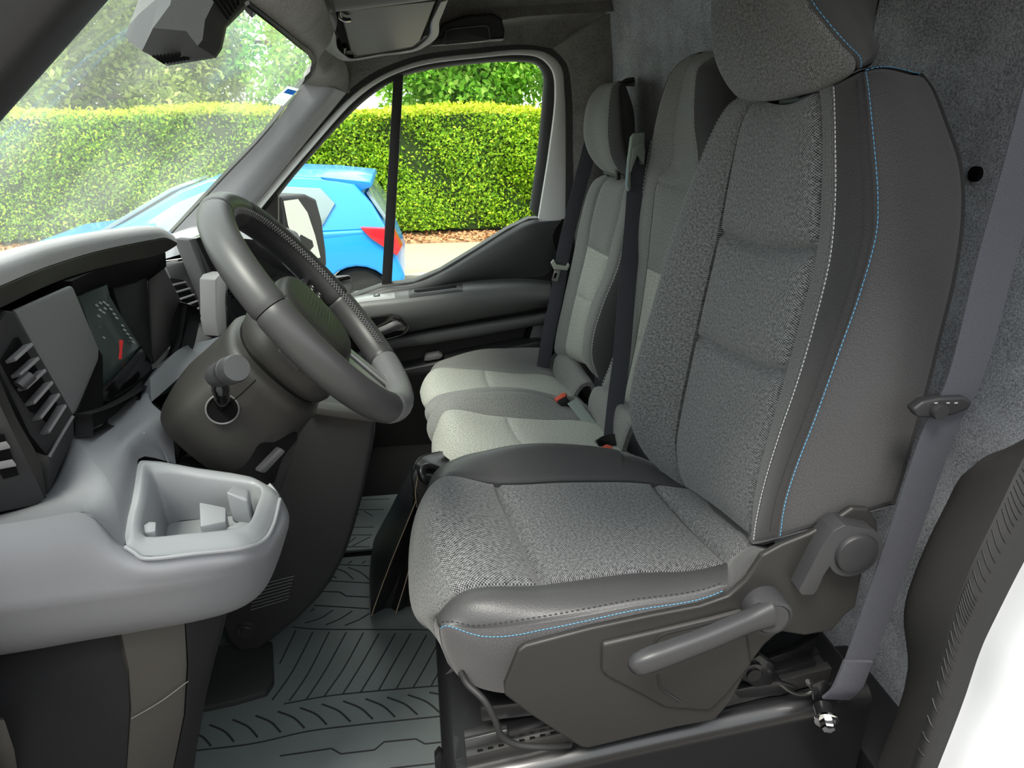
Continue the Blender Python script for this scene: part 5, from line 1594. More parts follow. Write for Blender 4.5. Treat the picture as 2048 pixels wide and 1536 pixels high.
# seam line on the slope
tube('panel_seam', PY([(288, 866, .80), (312, 884, .82), (328, 905, .835), (337, 926, .835)]), 0.0008, 'plastic_light', dash, 20, 6)

prism('dash_end_cap', [(-0.80, 0.57, 0.70), (-0.62, 0.57, 0.76), (-0.52, 0.57, 0.80), (-0.50, 0.57, 0.66), (-0.50, 0.57, 0.61), (-0.80, 0.57, 0.58)], (0, 0.06, 0), 'plastic_grey', dash, 0.008, 3)
# ---- storage tray -------------------------------------------------------------
out_r = [(277, 918, .79), (503, 953, .81), (554, 983, .79), (560, 997, .77), (547, 1050, .72), (529, 1078, .69), (487, 1094, .66), (284, 1113, .625), (250, 1091, .63)]
in_r = [(299, 940, .778), (505, 966, .785), (520, 972, .778), (524, 984, .765), (503, 1040, .703), (490, 1053, .688), (447, 1061, .675), (292, 1074, .65), (281, 1064, .655)]


def soft_poly(px, fr):
    p = PY(px)
    o = []
    n = len(p)
    for i in range(n):
        a, b, c = p[i - 1], p[i], p[(i + 1) % n]
        la, lc = np.linalg.norm(a - b), np.linalg.norm(c - b)
        r = min(fr, 0.3 * la, 0.3 * lc)
        q0, q1 = b + (a - b) / la * r, b + (c - b) / lc * r
        o += [q0, (q0 + q1) / 2 * 0.5 + b * 0.5, q1, b * 0.5 + c * 0.5]
    return o


OR, IR = soft_poly(out_r, 0.012), soft_poly(in_r, 0.010)
cI = sum(IR) / len(IR)
FL = [cI + (p - cI) * np.array([0.80, 0.80, 1.0]) + np.array([-0.012, 0.015, -0.055]) for p in IR]
fzm = sum(p[2] for p in FL) / len(FL)
FL = [np.array([p[0], p[1], fzm]) for p in FL]
MID = [(a + b) / 2 + np.array([0, 0, 0.004]) for a, b in zip(OR, IR)]
S = Surf([c + [c[0]] for c in (OR, MID, IR, [p * 0.97 + cI * 0.03 + np.array([0, 0, -0.008]) for p in IR], FL)], cI + np.array([0, 0, -0.3]), sharp=(), uni=True)
tray = S.panel('storage_tray', 0, 4, 0, 1, 'plastic_light', dash, 0, res=0.006, skirt=0)
prism('tray_floor', FL, (0, 0, -0.004), 'plastic_light', tray, 0)
def tray_box(name, c, s):
    box(name, c, s, 'plastic_light', tray, 0.003)
fz = sum(FL)[2] / len(FL)
polyp('tray_step', [(398, 1003, .745), (452, 1014, .745), (452, 1042, .715), (400, 1053, .70)], (0, 0, -0.03), 'plastic_light', tray, 0.003)
polyp('tray_post', [(451, 984, .735), (468, 968, .765), (499, 978, .762), (496, 1000, .735)], (0, 0.004, -0.045), 'plastic_light', tray, 0.004, 3)
polyp('tray_wedge', [(452, 1056, .70), (480, 1042, .715), (505, 1046, .712), (495, 1058, .692)], (0, 0, -0.02), 'plastic_light', tray, 0.002)
polyp('tray_stud', [(287, 1049, .672), (297, 1043, .685), (312, 1043, .685), (311, 1062, .668), (288, 1066, .665)], (0, 0, -0.015), 'plastic_light', tray, 0.002)

# ---- dark console block beside the column, under the tray's far side ------------------
polyp('column_console', [(352, 928, .87), (362, 910, .90), (434, 907, .93), (470, 933, .92), (530, 975, .92), (500, 1000, .90)], (-0.05, 0.02, -0.10), 'plastic_dark', dash, 0.006)
grid_part('notch_wall', [[(300, 806, .94), (338, 842, .90), (360, 895, .87), (352, 928, .86)], [(310, 804, 1.0), (345, 840, .98), (368, 895, .96), (362, 928, .95)]], 'void', dash, (-0.6, 0.9, 0.6))
polyp('notch_back', [(296, 802, 1.02), (366, 748, 1.06), (380, 900, 1.0), (350, 930, 1.0)], (-0.02, 0, 0), 'void', dash, 0)

# ---- centre stack ----------------------------------------------------------------
polyp('stack_body', [(326, 530, 1.34), (392, 512, 1.40), (470, 500, 1.5), (640, 560, 1.55), (640, 700, 1.5), (433, 700, 1.36), (350, 715, 1.28)], (-0.05, 0.02, 0), 'plastic_black', dash, 0.004)
polyp('stack_top', [(345, 514, 1.36), (349, 487, 1.42), (384, 486, 1.44), (388, 502, 1.42)], (-0.04, 0, -0.01), 'plastic_grey', dash, 0.004)
polyp('chrome_strip', [(322, 523, 1.305), (391, 513, 1.335), (391, 518, 1.335), (323, 529, 1.305)], (-0.01, 0, 0), 'chrome', dash, 0.001)
polyp('centre_vent_frame', [(328, 532, 1.30), (392, 519, 1.34), (431, 622, 1.33), (433, 639, 1.32), (355, 672, 1.27), (362, 624, 1.28), (344, 567, 1.29)], (-0.02, 0.01, 0), 'plastic_black', dash, 0.003)
polyp('centre_vent_opening', [(342, 556, 1.287), (366, 560, 1.30), (412, 629, 1.305), (360, 648, 1.275)], (-0.002, 0, 0), 'void', dash, 0)
for k in range(6):
    t = k / 5
    polyp('centre_vent_slat', [(344 + 20 * t, 568 + 76 * t, 1.283), (368 + 42 * t, 563 + 62 * t, 1.297), (370 + 42 * t, 566 + 62 * t, 1.297), (345 + 20 * t, 572 + 76 * t, 1.283)], (0.004, 0, 0.0005), 'plastic_mid', dash, 0.0005)
polyp('screen_surround', [(376, 480, 1.30), (392, 476, 1.31), (436, 570, 1.30), (438, 636, 1.28), (430, 640, 1.27), (424, 600, 1.28)], (-0.03, 0.015, 0), 'plastic_black', dash, 0.003)
polyp('media_screen', [(391, 477, 1.312), (409, 470, 1.34), (520, 480, 1.47), (600, 560, 1.5), (560, 640, 1.42), (437, 600, 1.295)], (-0.012, 0.004, 0), 'gloss_black', dash, 0.002)
polyp('selector_frame', [(430, 560, 1.27), (437, 550, 1.275), (457, 544, 1.28), (455, 600, 1.275), (455, 662, 1.262), (438, 673, 1.255), (431, 640, 1.26)], (-0.03, 0.012, 0), 'plastic_mid', dash, 0.0015)
polyp('selector_panel', [(455, 550, 1.278), (470, 548, 1.295), (545, 600, 1.35), (530, 660, 1.32), (455, 664, 1.26)], (-0.006, 0.004, 0), 'gloss_black', dash, 0.001)
for k, (u, v) in enumerate(((459, 575), (464, 574), (457, 582), (461, 588), (465, 595))):
    polyp('selector_mark', [(u - 1.6, v - 1.8, 1.272), (u + 1.6, v - 1.8, 1.272), (u + 1.6, v + 1.8, 1.272), (u - 1.6, v + 1.8, 1.272)], (-0.0005, 0.0, 0), 'white_mark', dash, 0)
polyp('stack_ledge', [(354, 674, 1.25), (433, 640, 1.30), (436, 672, 1.27), (356, 704, 1.22)], (-0.03, 0.02, 0), 'plastic_black', dash, 0.003)
for k in range(4):
    polyp('far_vent_slat', [(548 + 5 * k, 530 + 10 * k, 1.6), (575 + 4 * k, 528 + 10 * k, 1.63), (576 + 4 * k, 531 + 10 * k, 1.63), (549 + 5 * k, 533 + 10 * k, 1.6)], (0.003, 0, 0.0), 'plastic_mid', dash, 0.0005)

# ---- passenger end ------------------------------------------------------------------
polyp('passenger_dash_end', [(550, 458, 2.0), (575, 455, 2.05), (595, 462, 2.06), (600, 470, 2.06), (617, 514, 2.05), (640, 600, 2.0), (560, 620, 1.9), (530, 520, 1.9)], (-0.12, 0.03, 0), 'plastic_grey', dash, 0.008, 3)
polyp('passenger_cup_holder', [(650, 556, 1.95), (702, 549, 2.0), (709, 570, 2.0), (704, 588, 1.98), (668, 598, 1.93), (640, 590, 1.92)], (-0.07, 0.03, -0.01), 'plastic_mid', dash, 0.008, 3)
polyp('passenger_cup_well', [(660, 560, 1.955), (698, 553, 1.99), (701, 558, 1.99), (664, 566, 1.95)], (0.001, -0.001, 0.002), 'void', dash, 0)
prism('passenger_lower_dash', [(-0.62, 1.2, 0.55), (-0.33, 1.2, 0.52), (-0.28, 1.2, 0.40), (-0.36, 1.2, 0.25), (-0.62, 1.2, 0.2)], (0, 0.95, 0), 'plastic_black', dash, 0.03, 4)

# ---- centre console side panel facing the driver's footwell ---------------------------
YC = 1.19
con = [(560, 800), (616, 812), (752, 836), (750, 870), (744, 905), (728, 985), (708, 1060), (690, 1112), (665, 1160), (640, 1195), (600, 1236), (560, 1268), (530, 1292), (505, 1312), (480, 1308), (455, 1285), (440, 1250), (440, 1000), (480, 850)]
cons = prism('centre_console', PL(con, YC), (-0.02, 0.30, 0.0), 'plastic_black', dash, 0.012, 3)
polyp('console_ledge', [(612, 812, 1.175), (752, 834, 1.175), (752, 846, 1.172), (612, 826, 1.172)], (0, 0.03, 0.002), 'plastic_dark', dash, 0.002)
for k in range(8):
    t = k / 7
    tube('console_grille_bar', PL([(508 - 8 * t + 2, 1172 + 48 * t), (588 - 12 * t, 1152 + 46 * t)], YC - 0.002), 0.0011, 'plastic_mid', dash, None, 6)
lathe('console_fastener', [(0.0, 0.0), (0.010, 0.0), (0.0115, 0.002), (0.0185, 0.0015), (0.02, 0.006)], P(492, 1264, YC - 0.006), (0, 1, 0), 'plastic_black', dash, 28)
# scuttle and dark footwell wall behind everything
o = box('wall_front', (-0.79, 1.33, 0.34), (0.06, 1.95, 0.68), 'void', None, 0.002)
tag(o, kind='structure')
o = prism('footwell_sill', [P(690, 982, 2.0), P(760, 960, 2.0), P(830, 942, 2.0), P(900, 925, 2.0), P(900, 938, 2.0), P(830, 956, 2.0), P(760, 974, 2.0), P(690, 996, 2.0)], (0, 0.05, 0), 'plastic_black', None, 0.004)
tag(o, 'dark plastic sill trim at the foot of the passenger door', 'sill trim', kind='structure')

# ---- kick panel at the near door post --------------------------------------------------
kick = thing('kick_panel', (-0.25, 0.6, 0.0), 'dark plastic kick panel below the storage tray at the near door post', 'trim panel')
polyp('kick_front', [(-60, 1280, .66), (238, 1240, .665), (258, 1340, .645), (262, 1420, .64), (252, 1580, .63), (-60, 1580, .57)], (-0.03, 0.03, 0), 'kick_black', kick, 0.004)
polyp('kick_mid', [(236, 1240, .655), (370, 1220, .675), (376, 1330, .67), (370, 1430, .665), (340, 1580, .655), (250, 1580, .63), (262, 1420, .64), (257, 1340, .645)], (-0.03, 0.03, 0), 'kick_brown', kick, 0.004)
polyp('kick_edge', [(368, 1220, .675), (462, 1205, .70), (452, 1250, .70), (432, 1320, .70), (405, 1430, .70), (385, 1580, .69), (338, 1580, .655), (370, 1430, .665), (376, 1330, .67)], (-0.03, 0.04, 0), 'kick_black', kick, 0.006)
tube('kick_scratch', PY([(262, 1438, .637), (320, 1404, .652), (377, 1362, .667)]), 0.0005, 'plastic_mid', kick, 12, 5)
polyp('kick_corner', [(-60, 1440, .56), (10, 1440, .57), (30, 1500, .575), (42, 1580, .58), (-60, 1580, .56)], (-0.005, 0.005, 0), 'kick_brown', kick, 0.002)

# ================================================================== STEERING COLUMN
TW, WW = 0.6618, -0.0765                    # tilt of the wheel, small turn in plan
WY = np.array([math.sin(WW), math.cos(WW), 0])
WU = np.array([-math.sin(TW), 0, math.cos(TW)])
WN = np.cross(WY, WU)
k_ = 0.957
WC = np.array([-0.1483, 0.988, -0.2795]) * k_ + CAM
RW, RR = 0.1742, 0.0205
HS = 0.1765 / 0.1875


def wl(y, u, n):
    return WC + WY * y * HS + WU * u * HS + WN * n


colm = thing('steering_column', wl(0, 0, -0.2), 'dark grey steering column shroud with an indicator stalk', 'steering column')
def ring(s, ry, ru, rd, sq=2.4, n=16, dy=0.0):
    out = []
    for i in range(n):
        a = 2 * math.pi * i / n
        c, sn = math.cos(a), math.sin(a)
        e = 2 / sq
        y = math.copysign(abs(c) ** e, c) * ry + dy
        u = math.copysign(abs(sn) ** e, sn) * (ru if sn > 0 else rd)
        out.append(wl(y, u, -s))
    return out + [out[0]]


secs = [ring(0.086, .090, .050, .100), ring(0.093, .100, .058, .112), ring(0.12, .103, .056, .119), ring(0.16, .104, .053, .129, 2.8), ring(0.21, .104, .050, .140, 3.0), ring(0.235, .095, .042, .132, 3.0)]
S = Surf(secs, wl(0, 0, -0.16), uni=True)
S.panel('column_shroud', 0, 5, 0, 1, 'plastic_dark', colm, 0, res=0.010, skirt=0.01)
S = Surf([ring(0.080, .088, .050, .100), ring(0.090, .090, .052, .102)], wl(0, 0, -0.085), uni=True)
S.panel('column_gap_ring', 0, 1, 0, 1, 'void', colm, 0, res=0.01, skirt=0)
tube('shroud_seam', PY([(452, 812, .836), (478, 792, .83), (512, 760, .835)]), 0.0008, 'void', colm, 14, 6)
# stalk
sb = P(445, 817, .836)
ax = np.array([0.25, -1.0, 0.12]); ax /= np.linalg.norm(ax)
b1 = np.cross(ax, (0, 0, 1.0)); b1 /= np.linalg.norm(b1); b2 = np.cross(ax, b1)
tube('stalk_boot_ring', [sb + ax * 0.003 + 0.0195 * (math.cos(t) * b1 + math.sin(t) * b2) for t in np.linspace(0, 2 * math.pi, 40, endpoint=False)], 0.0012, 'plastic_mid', colm, None, 8, True)
lathe('stalk_boot', [(0.006, -0.02), (0.018, -0.012), (0.0184, 0.003), (0.012, 0.0025)], sb, ax, 'void', colm, 32)
tube('indicator_stalk', [sb - ax * 0.01, P(444, 795, .818), P(440, 768, .80), P(440, 752, .79)], [0.009] * 6 + [0.0095] * 6 + [0.0105] * 4 + [0.010] * 4, 'gloss_black', colm, 20, 14)
kx = P(474, 736, .735) - P(432, 752, .80)
kn = P(432, 752, .80)
L_ = np.linalg.norm(kx)
lathe('stalk_knob', [(0.006, 0.0), (0.0140, 0.004), (0.0151, L_ * .45), (0.0143, L_ * .47), (0.0143, L_ * .5), (0.0159, L_ * .52), (0.0159, L_ * .93), (0.0143, L_), (0.004, L_ + 0.0005)], kn, kx, 'handle', colm, 32)
lathe('stalk_knob_ring', [(0.0153, L_ * .62), (0.0164, L_ * .63), (0.0164, L_ * .72), (0.0153, L_ * .73)], kn, kx, 'plastic_black', colm, 32)
# remote control pod behind the wheel
polyp('remote_pod', [(533, 702, 0.915), (548, 688, 0.930), (600, 722, 0.945), (640, 768, 0.945), (622, 778, 0.930), (575, 752, 0.915)], (-0.012, 0.02, -0.006), 'gloss_black', colm, 0.004)
polyp('remote_button', [(540, 697, 0.917), (550, 690, 0.925), (560, 696, 0.927), (570, 718, 0.925), (562, 722, 0.919)], (-0.006, 0.01, 0), 'satin', colm, 0.002)
lathe('remote_scroll', [(0.0, 0), (0.011, 0), (0.011, 0.03), (0.0, 0.03)], P(572, 716, 0.930), (0.9, 0.3, -0.1), 'rubber', colm, 18)
for k in range(3):
    polyp('remote_mark', [(556 + 14 * k, 732 + 2 * k, 0.909), (568 + 12 * k, 730 + 3 * k, 0.913), (569 + 12 * k, 734 + 3 * k, 0.913), (557 + 14 * k, 737 + 2 * k, 0.909)], (0, -0.0004, 0), 'white_mark', colm, 0)
# tilt lever in its slot
polyp('tilt_slot', [(466, 931, 0.845), (522, 888, 0.845), (565, 870, 0.865), (596, 866, 0.875), (594, 880, 0.875), (565, 916, 0.860), (550, 965, 0.845), (500, 985, 0.835)], (-0.01, 0.01, 0), 'void', colm, 0.001)
polyp('tilt_lever', [(516, 944, 0.830), (563, 896, 0.835), (573, 903, 0.835), (530, 948, 0.830)], (-0.008, 0.008, 0), 'handle', colm, 0.003)
polyp('column_support', [(470, 935, 0.885), (600, 870, 0.915), (590, 900, 0.925), (560, 990, 0.935), (500, 1010, 0.915)], (-0.05, 0.05, 0), 'plastic_black', colm, 0.004)

# ================================================================== STEERING WHEEL
wh = thing('steering_wheel', wl(0, 0, 0), 'dark grey leather steering wheel with perforated grips', 'steering wheel')
def arc(a0, a1, n=60, r=RW):
    return [wl(r * math.cos(a), r * math.sin(a), 0) for a in np.linspace(a0, a1, n)]


def rim_part(name, a0, a1, mat, r=RR, n=40):
    """elliptical grip section, a little deeper than wide; ends rolled in"""
    V, Fc = [], []
    A = np.linspace(a0, a1, n)
    kk = 20
    for i, a in enumerate(A):
        rad = WY * math.cos(a) + WU * math.sin(a)
        e = min(i, n - 1 - i)
        f = 0.93 if e == 0 else 1.0
        for j in range(kk):
            b = 2 * math.pi * j / kk
            V.append(WC + rad * (RW + r * f * math.cos(b)) + WN * r * 1.1 * f * math.sin(b))
    for i in range(n - 1):
        for j in range(kk):
            Fc.append((i * kk + j, i * kk + (j + 1) % kk, (i + 1) * kk + (j + 1) % kk, (i + 1) * kk + j))
    Fc += [tuple(reversed(range(kk))), tuple((n - 1) * kk + j for j in range(kk))]
    return add(name, V, Fc, mat, wh, 60)


R_ = math.radians
M['wheel_smooth'] = plastic('wheel_leather_smooth', rgb(56, 56, 57), 0.42, 700, 0.08)
M['thread_grey'] = simple('thread_grey', rgb(104, 104, 104), 0.8)
M['wheel_perf'] = leatherette('wheel_leather_perforated', rgb(40, 40, 41), 0.5)
# angle 0 = far side (+Y), 90 = top, 180 = near side, 270 = bottom
rim_part('rim_near_top', R_(160), R_(100), 'wheel_smooth')
rim_part('rim_near', R_(236), R_(160.4), 'wheel_smooth')
rim_part('rim_top', R_(99.6), R_(62), 'wheel_smooth')
rim_part('rim_far', R_(61.6), R_(-14), 'wheel_perf')
rim_part('rim_far_low', R_(-14.4), R_(-58), 'wheel_smooth')
rim_part('rim_bottom', R_(303 - 1), R_(236.4), 'plastic_mid')
# cross stitching along the inner edge
pieces = []
for a in np.linspace(R_(125), R_(-50), 90):
    rad = WY * math.cos(a) + WU * math.sin(a)
    tan = -WY * math.sin(a) + WU * math.cos(a)
    c = WC + rad * (RW - RR * 0.80) + WN * RR * 0.75
    nn = (-rad * .7 + WN * .7)
    for s in (-1, 1):
        d = tan * 0.0035 * s + (rad * .7 + WN * .7) * 0.0045
        pieces.append(tube_data(np.array([c - d, c + nn * 0.0006, c + d]), 0.0005, 4))
o = multi('rim_stitching', pieces, 'thread_grey', wh)
o['kind'] = 'stuff'
# hub
def hubring(n, ry, ru, rd, sq=2.6, k=20):
    out = []
    for i in range(k):
        a = 2 * math.pi * i / k
        c, sn = math.cos(a), math.sin(a)
        e = 2 / sq
        out.append(wl(math.copysign(abs(c) ** e, c) * ry, math.copysign(abs(sn) ** e, sn) * (ru if sn > 0 else rd), n))
    return out + [out[0]]


S = Surf([hubring(-0.030, .085, .060, .085), hubring(-0.012, .086, .062, .087), hubring(-0.002, .080, .057, .080), hubring(0.004, .055, .036, .055), hubring(0.006, .02, .015, .02), hubring(0.0062, .002, .002, .002)], wl(0, 0, -0.03), uni=True)
S.panel('airbag_cover', 0, 5, 0, 1, 'plastic_dark', wh, 0, res=0.008, skirt=0)
# fine ribs across the upper hub
for k in range(14):
    u = 0.048 - 0.006 * k
    wy = 0.070 * math.sqrt(max(0.05, 1 - (u / 0.085) ** 2))
    pts = [wl(y, u, 0.0068 - 0.0085 * ((y / 0.08) ** 2 + (u / (0.057 if u > 0 else 0.08)) ** 2)) for y in np.linspace(-wy, wy, 16)]
    tube('hub_rib', pts, 0.0009, 'plastic_dark', wh, None, 5)
S = Surf([hubring(-0.086, .084, .047, .096), hubring(-0.078, .094, .055, .106), hubring(-0.045, .093, .064, .102), hubring(-0.022, .085, .066, .088)], wl(0, 0, -0.045), uni=True)
S.panel('hub_back', 0, 3, 0, 1, 'plastic_dark', wh, 0, res=0.008, skirt=0.01)
for s, nm in ((1, 'far_spoke'), (-1, 'near_spoke')):
    prism(nm, [wl(s * .07, .03, -.012), wl(s * .178, .02, -.010), wl(s * .180, -.014, -.010), wl(s * .075, -.045, -.012)], WN * -0.02, 'plastic_black', wh, 0.004)
    prism('spoke_trim', [wl(s * .085, .026, -.010), wl(s * .17, .018, -.008), wl(s * .172, .012, -.008), wl(s * .088, .018, -.010)], WN * -0.004, 'chrome', wh, 0.001)
    for r_ in range(2):
        for c_ in range(3):
            p = wl(s * (.105 + .02 * c_), 0.004 - .016 * r_, -.0085)
            bmx = bmesh.new()
            prism('wheel_button', [p + WY * a + WU * b for a, b in ((-.008, -.006), (.008, -.006), (.008, .006), (-.008, .006))], WN * -0.003, 'gloss_black', wh, 0.001)
            prism('button_mark', [p + WN * 0.0004 + WY * a + WU * b for a, b in ((-.002, -.0015), (.002, -.0015), (.002, .0015), (-.002, .0015))], WN * -0.0003, 'white_mark', wh, 0)
prism('lower_spoke', [wl(-.030, -.07, -.014), wl(.030, -.07, -.014), wl(.036, -.178, -.006), wl(-.036, -.178, -.006)], WN * -0.014, 'plastic_black', wh, 0.004)
prism('lower_spoke_trim', [wl(.012, -.085, -.010), wl(.034, -.085, -.010), wl(.042, -.176, -.002), wl(.014, -.172, -.002)], WN * -0.006, 'satin', wh, 0.002)
prism('lower_spoke_trim', [wl(-.012, -.085, -.010), wl(-.034, -.085, -.010), wl(-.042, -.176, -.002), wl(-.014, -.172, -.002)], WN * -0.006, 'satin', wh, 0.002)
# ================================================================== SEAT BELTS
def strap(name, px, width, parent, mat='webbing', n=60, thick=0.0016, face=(0, -1, 0)):
    p = PY(px)
    T, _, _ = frames(np.array(p))
    sd = [np.cross(t, np.array(face)) for t in T]
    return ribbon(name, p, width, thick, mat, parent, side=sd, n=n)


belt = thing('seat_belt', P(1685, 1385, .675), 'grey driver seat belt running down beside the near backrest to its floor bolt', 'seat belt')
strap('webbing', [(2230, -420, .57), (2175, -180, .585), (2120, 60, .60), (2062, 280, .615), (1998, 500, .635), (1925, 770, .652), (1884, 850, .656), (1800, 1090, .664), (1722, 1310, .668), (1697, 1375, .668)], 0.047, belt)
strap('stitched_loop', [(1716, 1322, .664), (1704, 1352, .663), (1690, 1380, .664), (1672, 1396, .672)], 0.046, belt, n=20, thick=0.004)
prism('belt_guide', PL([(1826, 820), (1848, 803), (1880, 796), (1930, 794), (1947, 804), (1938, 820), (1905, 832), (1860, 837), (1836, 836)], .645), (0, 0.014, 0), 'plastic_black', belt, 0.004, 3)
lathe('guide_button', [(0.0, 0), (0.009, 0.0), (0.010, 0.003), (0.010, 0.01)], P(1884, 826, .638), (0, 1, 0), 'plastic_black', belt, 24)
for k, u in enumerate((1872, 1896, 1912)):
    box('guide_mark', P(u, 806, .644), (0.004, 0.0008, 0.0012), 'grey_mark', belt, 0)
prism('anchor_plate', PL([(1625, 1372), (1650, 1362), (1672, 1380), (1676, 1410), (1650, 1420), (1628, 1402)], .675), (0, 0.006, 0), 'steel_black', belt, 0.002)
bx = np.array([-0.3, -1, -0.15])
bc = P(1645, 1412, .668)
lathe('anchor_spacer', [(0.0, 0), (0.013, 0), (0.013, 0.02), (0.010, 0.022)], bc, bx, 'steel_black', belt, 24)
lathe('anchor_washer', [(0.0, 0.021), (0.0165, 0.021), (0.0165, 0.024), (0.012, 0.025)], bc, bx, 'chrome', belt, 28)
lathe('anchor_bolt', [(0.0, 0.024), (0.0105, 0.024), (0.0105, 0.034), (0.009, 0.0365), (0.003, 0.037)], bc, bx, 'chrome', belt, 6, 20)
lathe('anchor_stud', [(0.0, 0), (0.0045, 0), (0.0045, 0.03), (0.003, 0.034)], P(1630, 1378, .69), (-0.6, -0.2, 0.75), 'steel', belt, 12)

pb = thing('seat_belt', P(1087, 731, 2.08), 'grey seat belt with a pale tongue in front of the far door panel', 'seat belt')
strap('webbing', [(1186, 270, 2.10), (1175, 314, 2.10), (1152, 402, 2.105), (1126, 511, 2.10), (1116, 579, 2.095), (1098, 663, 2.09), (1086, 735, 2.09)], 0.044, pb)
prism('tongue_grip', PL([(1102, 526), (1108, 519), (1113, 529), (1133, 533), (1137, 526), (1140, 531), (1135, 541), (1108, 539)], 2.085), (0, 0.012, 0), simple('tongue_plastic', rgb(158, 164, 152), 0.5), pb, 0.002)
prism('tongue_plate', PL([(1109, 540), (1121, 541), (1115, 563), (1103, 561)], 2.09), (0, 0.003, 0), 'steel', pb, 0.0008)
prism('tongue_slot', PL([(1110, 546), (1115, 546.5), (1111, 557), (1107, 556)], 2.0895), (0, 0.001, 0), 'void', pb, 0)

mbelt = thing('seat_belt', P(1230, 880, 1.55), 'grey centre seat belt hanging from a pale guide between the two passenger backrests', 'seat belt')
strap('webbing', [(1276, 300, 1.70), (1274, 335, 1.685), (1267, 443, 1.67), (1257, 545, 1.64), (1243, 714, 1.57), (1232, 800, 1.52), (1224, 878, 1.46)], 0.046, mbelt)
M['guide_grey'] = plastic('guide_grey_green', rgb(112, 120, 114), 0.45)
prism('belt_guide', PL([(1264, 275), (1270, 267), (1290, 265), (1290, 320), (1283, 330), (1279, 308), (1268, 300), (1262, 340), (1262, 378), (1257, 384), (1254, 370), (1258, 320)], 1.665), (0.0, 0.02, 0), 'guide_grey', mbelt, 0.003)
prism('guide_cover', PL([(1267, 296), (1284, 284), (1291, 300), (1288, 330), (1275, 310), (1262, 345), (1262, 330)], 1.66), (0, 0.012, 0), 'guide_grey', mbelt, 0.002)
prism('belt_buckle_body', PY([(1192, 880, 1.44), (1205, 872, 1.455), (1255, 862, 1.46), (1262, 878, 1.445), (1215, 896, 1.42), (1200, 898, 1.42)]), (0, 0.02, -0.012), 'gloss_black', mbelt, 0.003)

bk1 = thing('belt_buckle', P(1214, 894, 1.40), 'red buckle release in the gap beside the driver cushion', 'buckle')
prism('release_button', PY([(1204, 893, 1.34), (1213, 888, 1.35), (1225, 892, 1.35), (1226, 900, 1.33), (1206, 901, 1.33)]), (0, 0.01, -0.01), 'red', bk1, 0.002)
prism('buckle_body', PY([(1202, 898, 1.338), (1228, 898, 1.345), (1230, 912, 1.335), (1202, 912, 1.33)]), (0, 0.02, -0.02), 'plastic_black', bk1, 0.002)
bk2 = thing('belt_buckle', P(1120, 796, 1.74), 'red buckle release between the two passenger cushions', 'buckle')
prism('release_button', PY([(1108, 797, 1.70), (1124, 785, 1.715), (1133, 786, 1.715), (1131, 793, 1.705), (1114, 802, 1.69)]), (0.004, 0.004, -0.012), 'red', bk2, 0.002)
prism('buckle_body', PY([(1114, 801, 1.69), (1132, 792, 1.705), (1140, 803, 1.695), (1122, 808, 1.68)]), (0.004, 0.004, -0.02), 'plastic_black', bk2, 0.002)
o = strap('lap_belt', [(1144, 802, 1.67), (1164, 827, 1.63), (1186, 856, 1.58), (1206, 882, 1.53)], 0.030, None, simple('lap_belt_grey', rgb(116, 126, 122), 0.7), 24, 0.002, face=(-0.3, -0.4, 1))
tag(o, 'short pale grey lap belt lying on the middle seat cushion', 'lap belt')

# ================================================================== RUBBER FLOOR MATS
ZM = 0.008
mat1 = thing('floor_mat', (-0.2, 1.05, 0.0), 'grooved black rubber floor mat in the driver footwell', 'floor mat')
def slab(name, px, z, h, mat, parent, bev=0.002):
    return prism(name, [P(u, v, z=z) for u, v in px], (0, 0, -h), mat, parent, bev)


a = P(672, 1116, z=ZM); b = P(900, 1116, z=ZM)
prism('mat_sheet', [(-0.56, a[1], ZM), (0.0, a[1], ZM), (0.0, 0.70, ZM), (-0.56, 0.70, ZM)], (0, 0, -ZM), 'mat', mat1, 0.002)
mat2 = thing('floor_mat', (-0.2, 1.8, 0.0), 'grooved black rubber floor mat on the passenger side, beyond the dark joint', 'floor mat')
b2 = P(677, 1108, z=ZM)
yf = P(740, 992, z=ZM)[1]
prism('mat_sheet', [(-0.56, yf, ZM), (0.03, yf, ZM), (0.03, b2[1] + 0.012, ZM), (-0.56, b2[1] + 0.012, ZM)], (0, 0, -ZM), 'mat', mat2, 0.002)
Zc = lambda u, v: (360 + u / 3.368, 1080 + v / 3.368)


def groove(pts, parent, w=0.0016):
    q = [P(u, v, z=ZM) for u, v in pts]
    p = crom(q, 4 + 5 * len(q)) if len(q) > 2 else np.array(q)
    T, N, B = frames(p, up=(0, 0, 1.0))
    V, Fc = [], []
    for i in range(len(p)):
        s = B[i] * w
        V += [p[i] - s, p[i] - s * 0.8 + [0, 0, 0.0007], p[i] + s * 0.8 + [0, 0, 0.0007], p[i] + s]
    for i in range(len(p) - 1):
        for j in range(3):
            Fc.append((i * 4 + j, i * 4 + j + 1, i * 4 + j + 5, i * 4 + j + 4))
    add('mat_groove', V, Fc, 'mat_groove', parent)


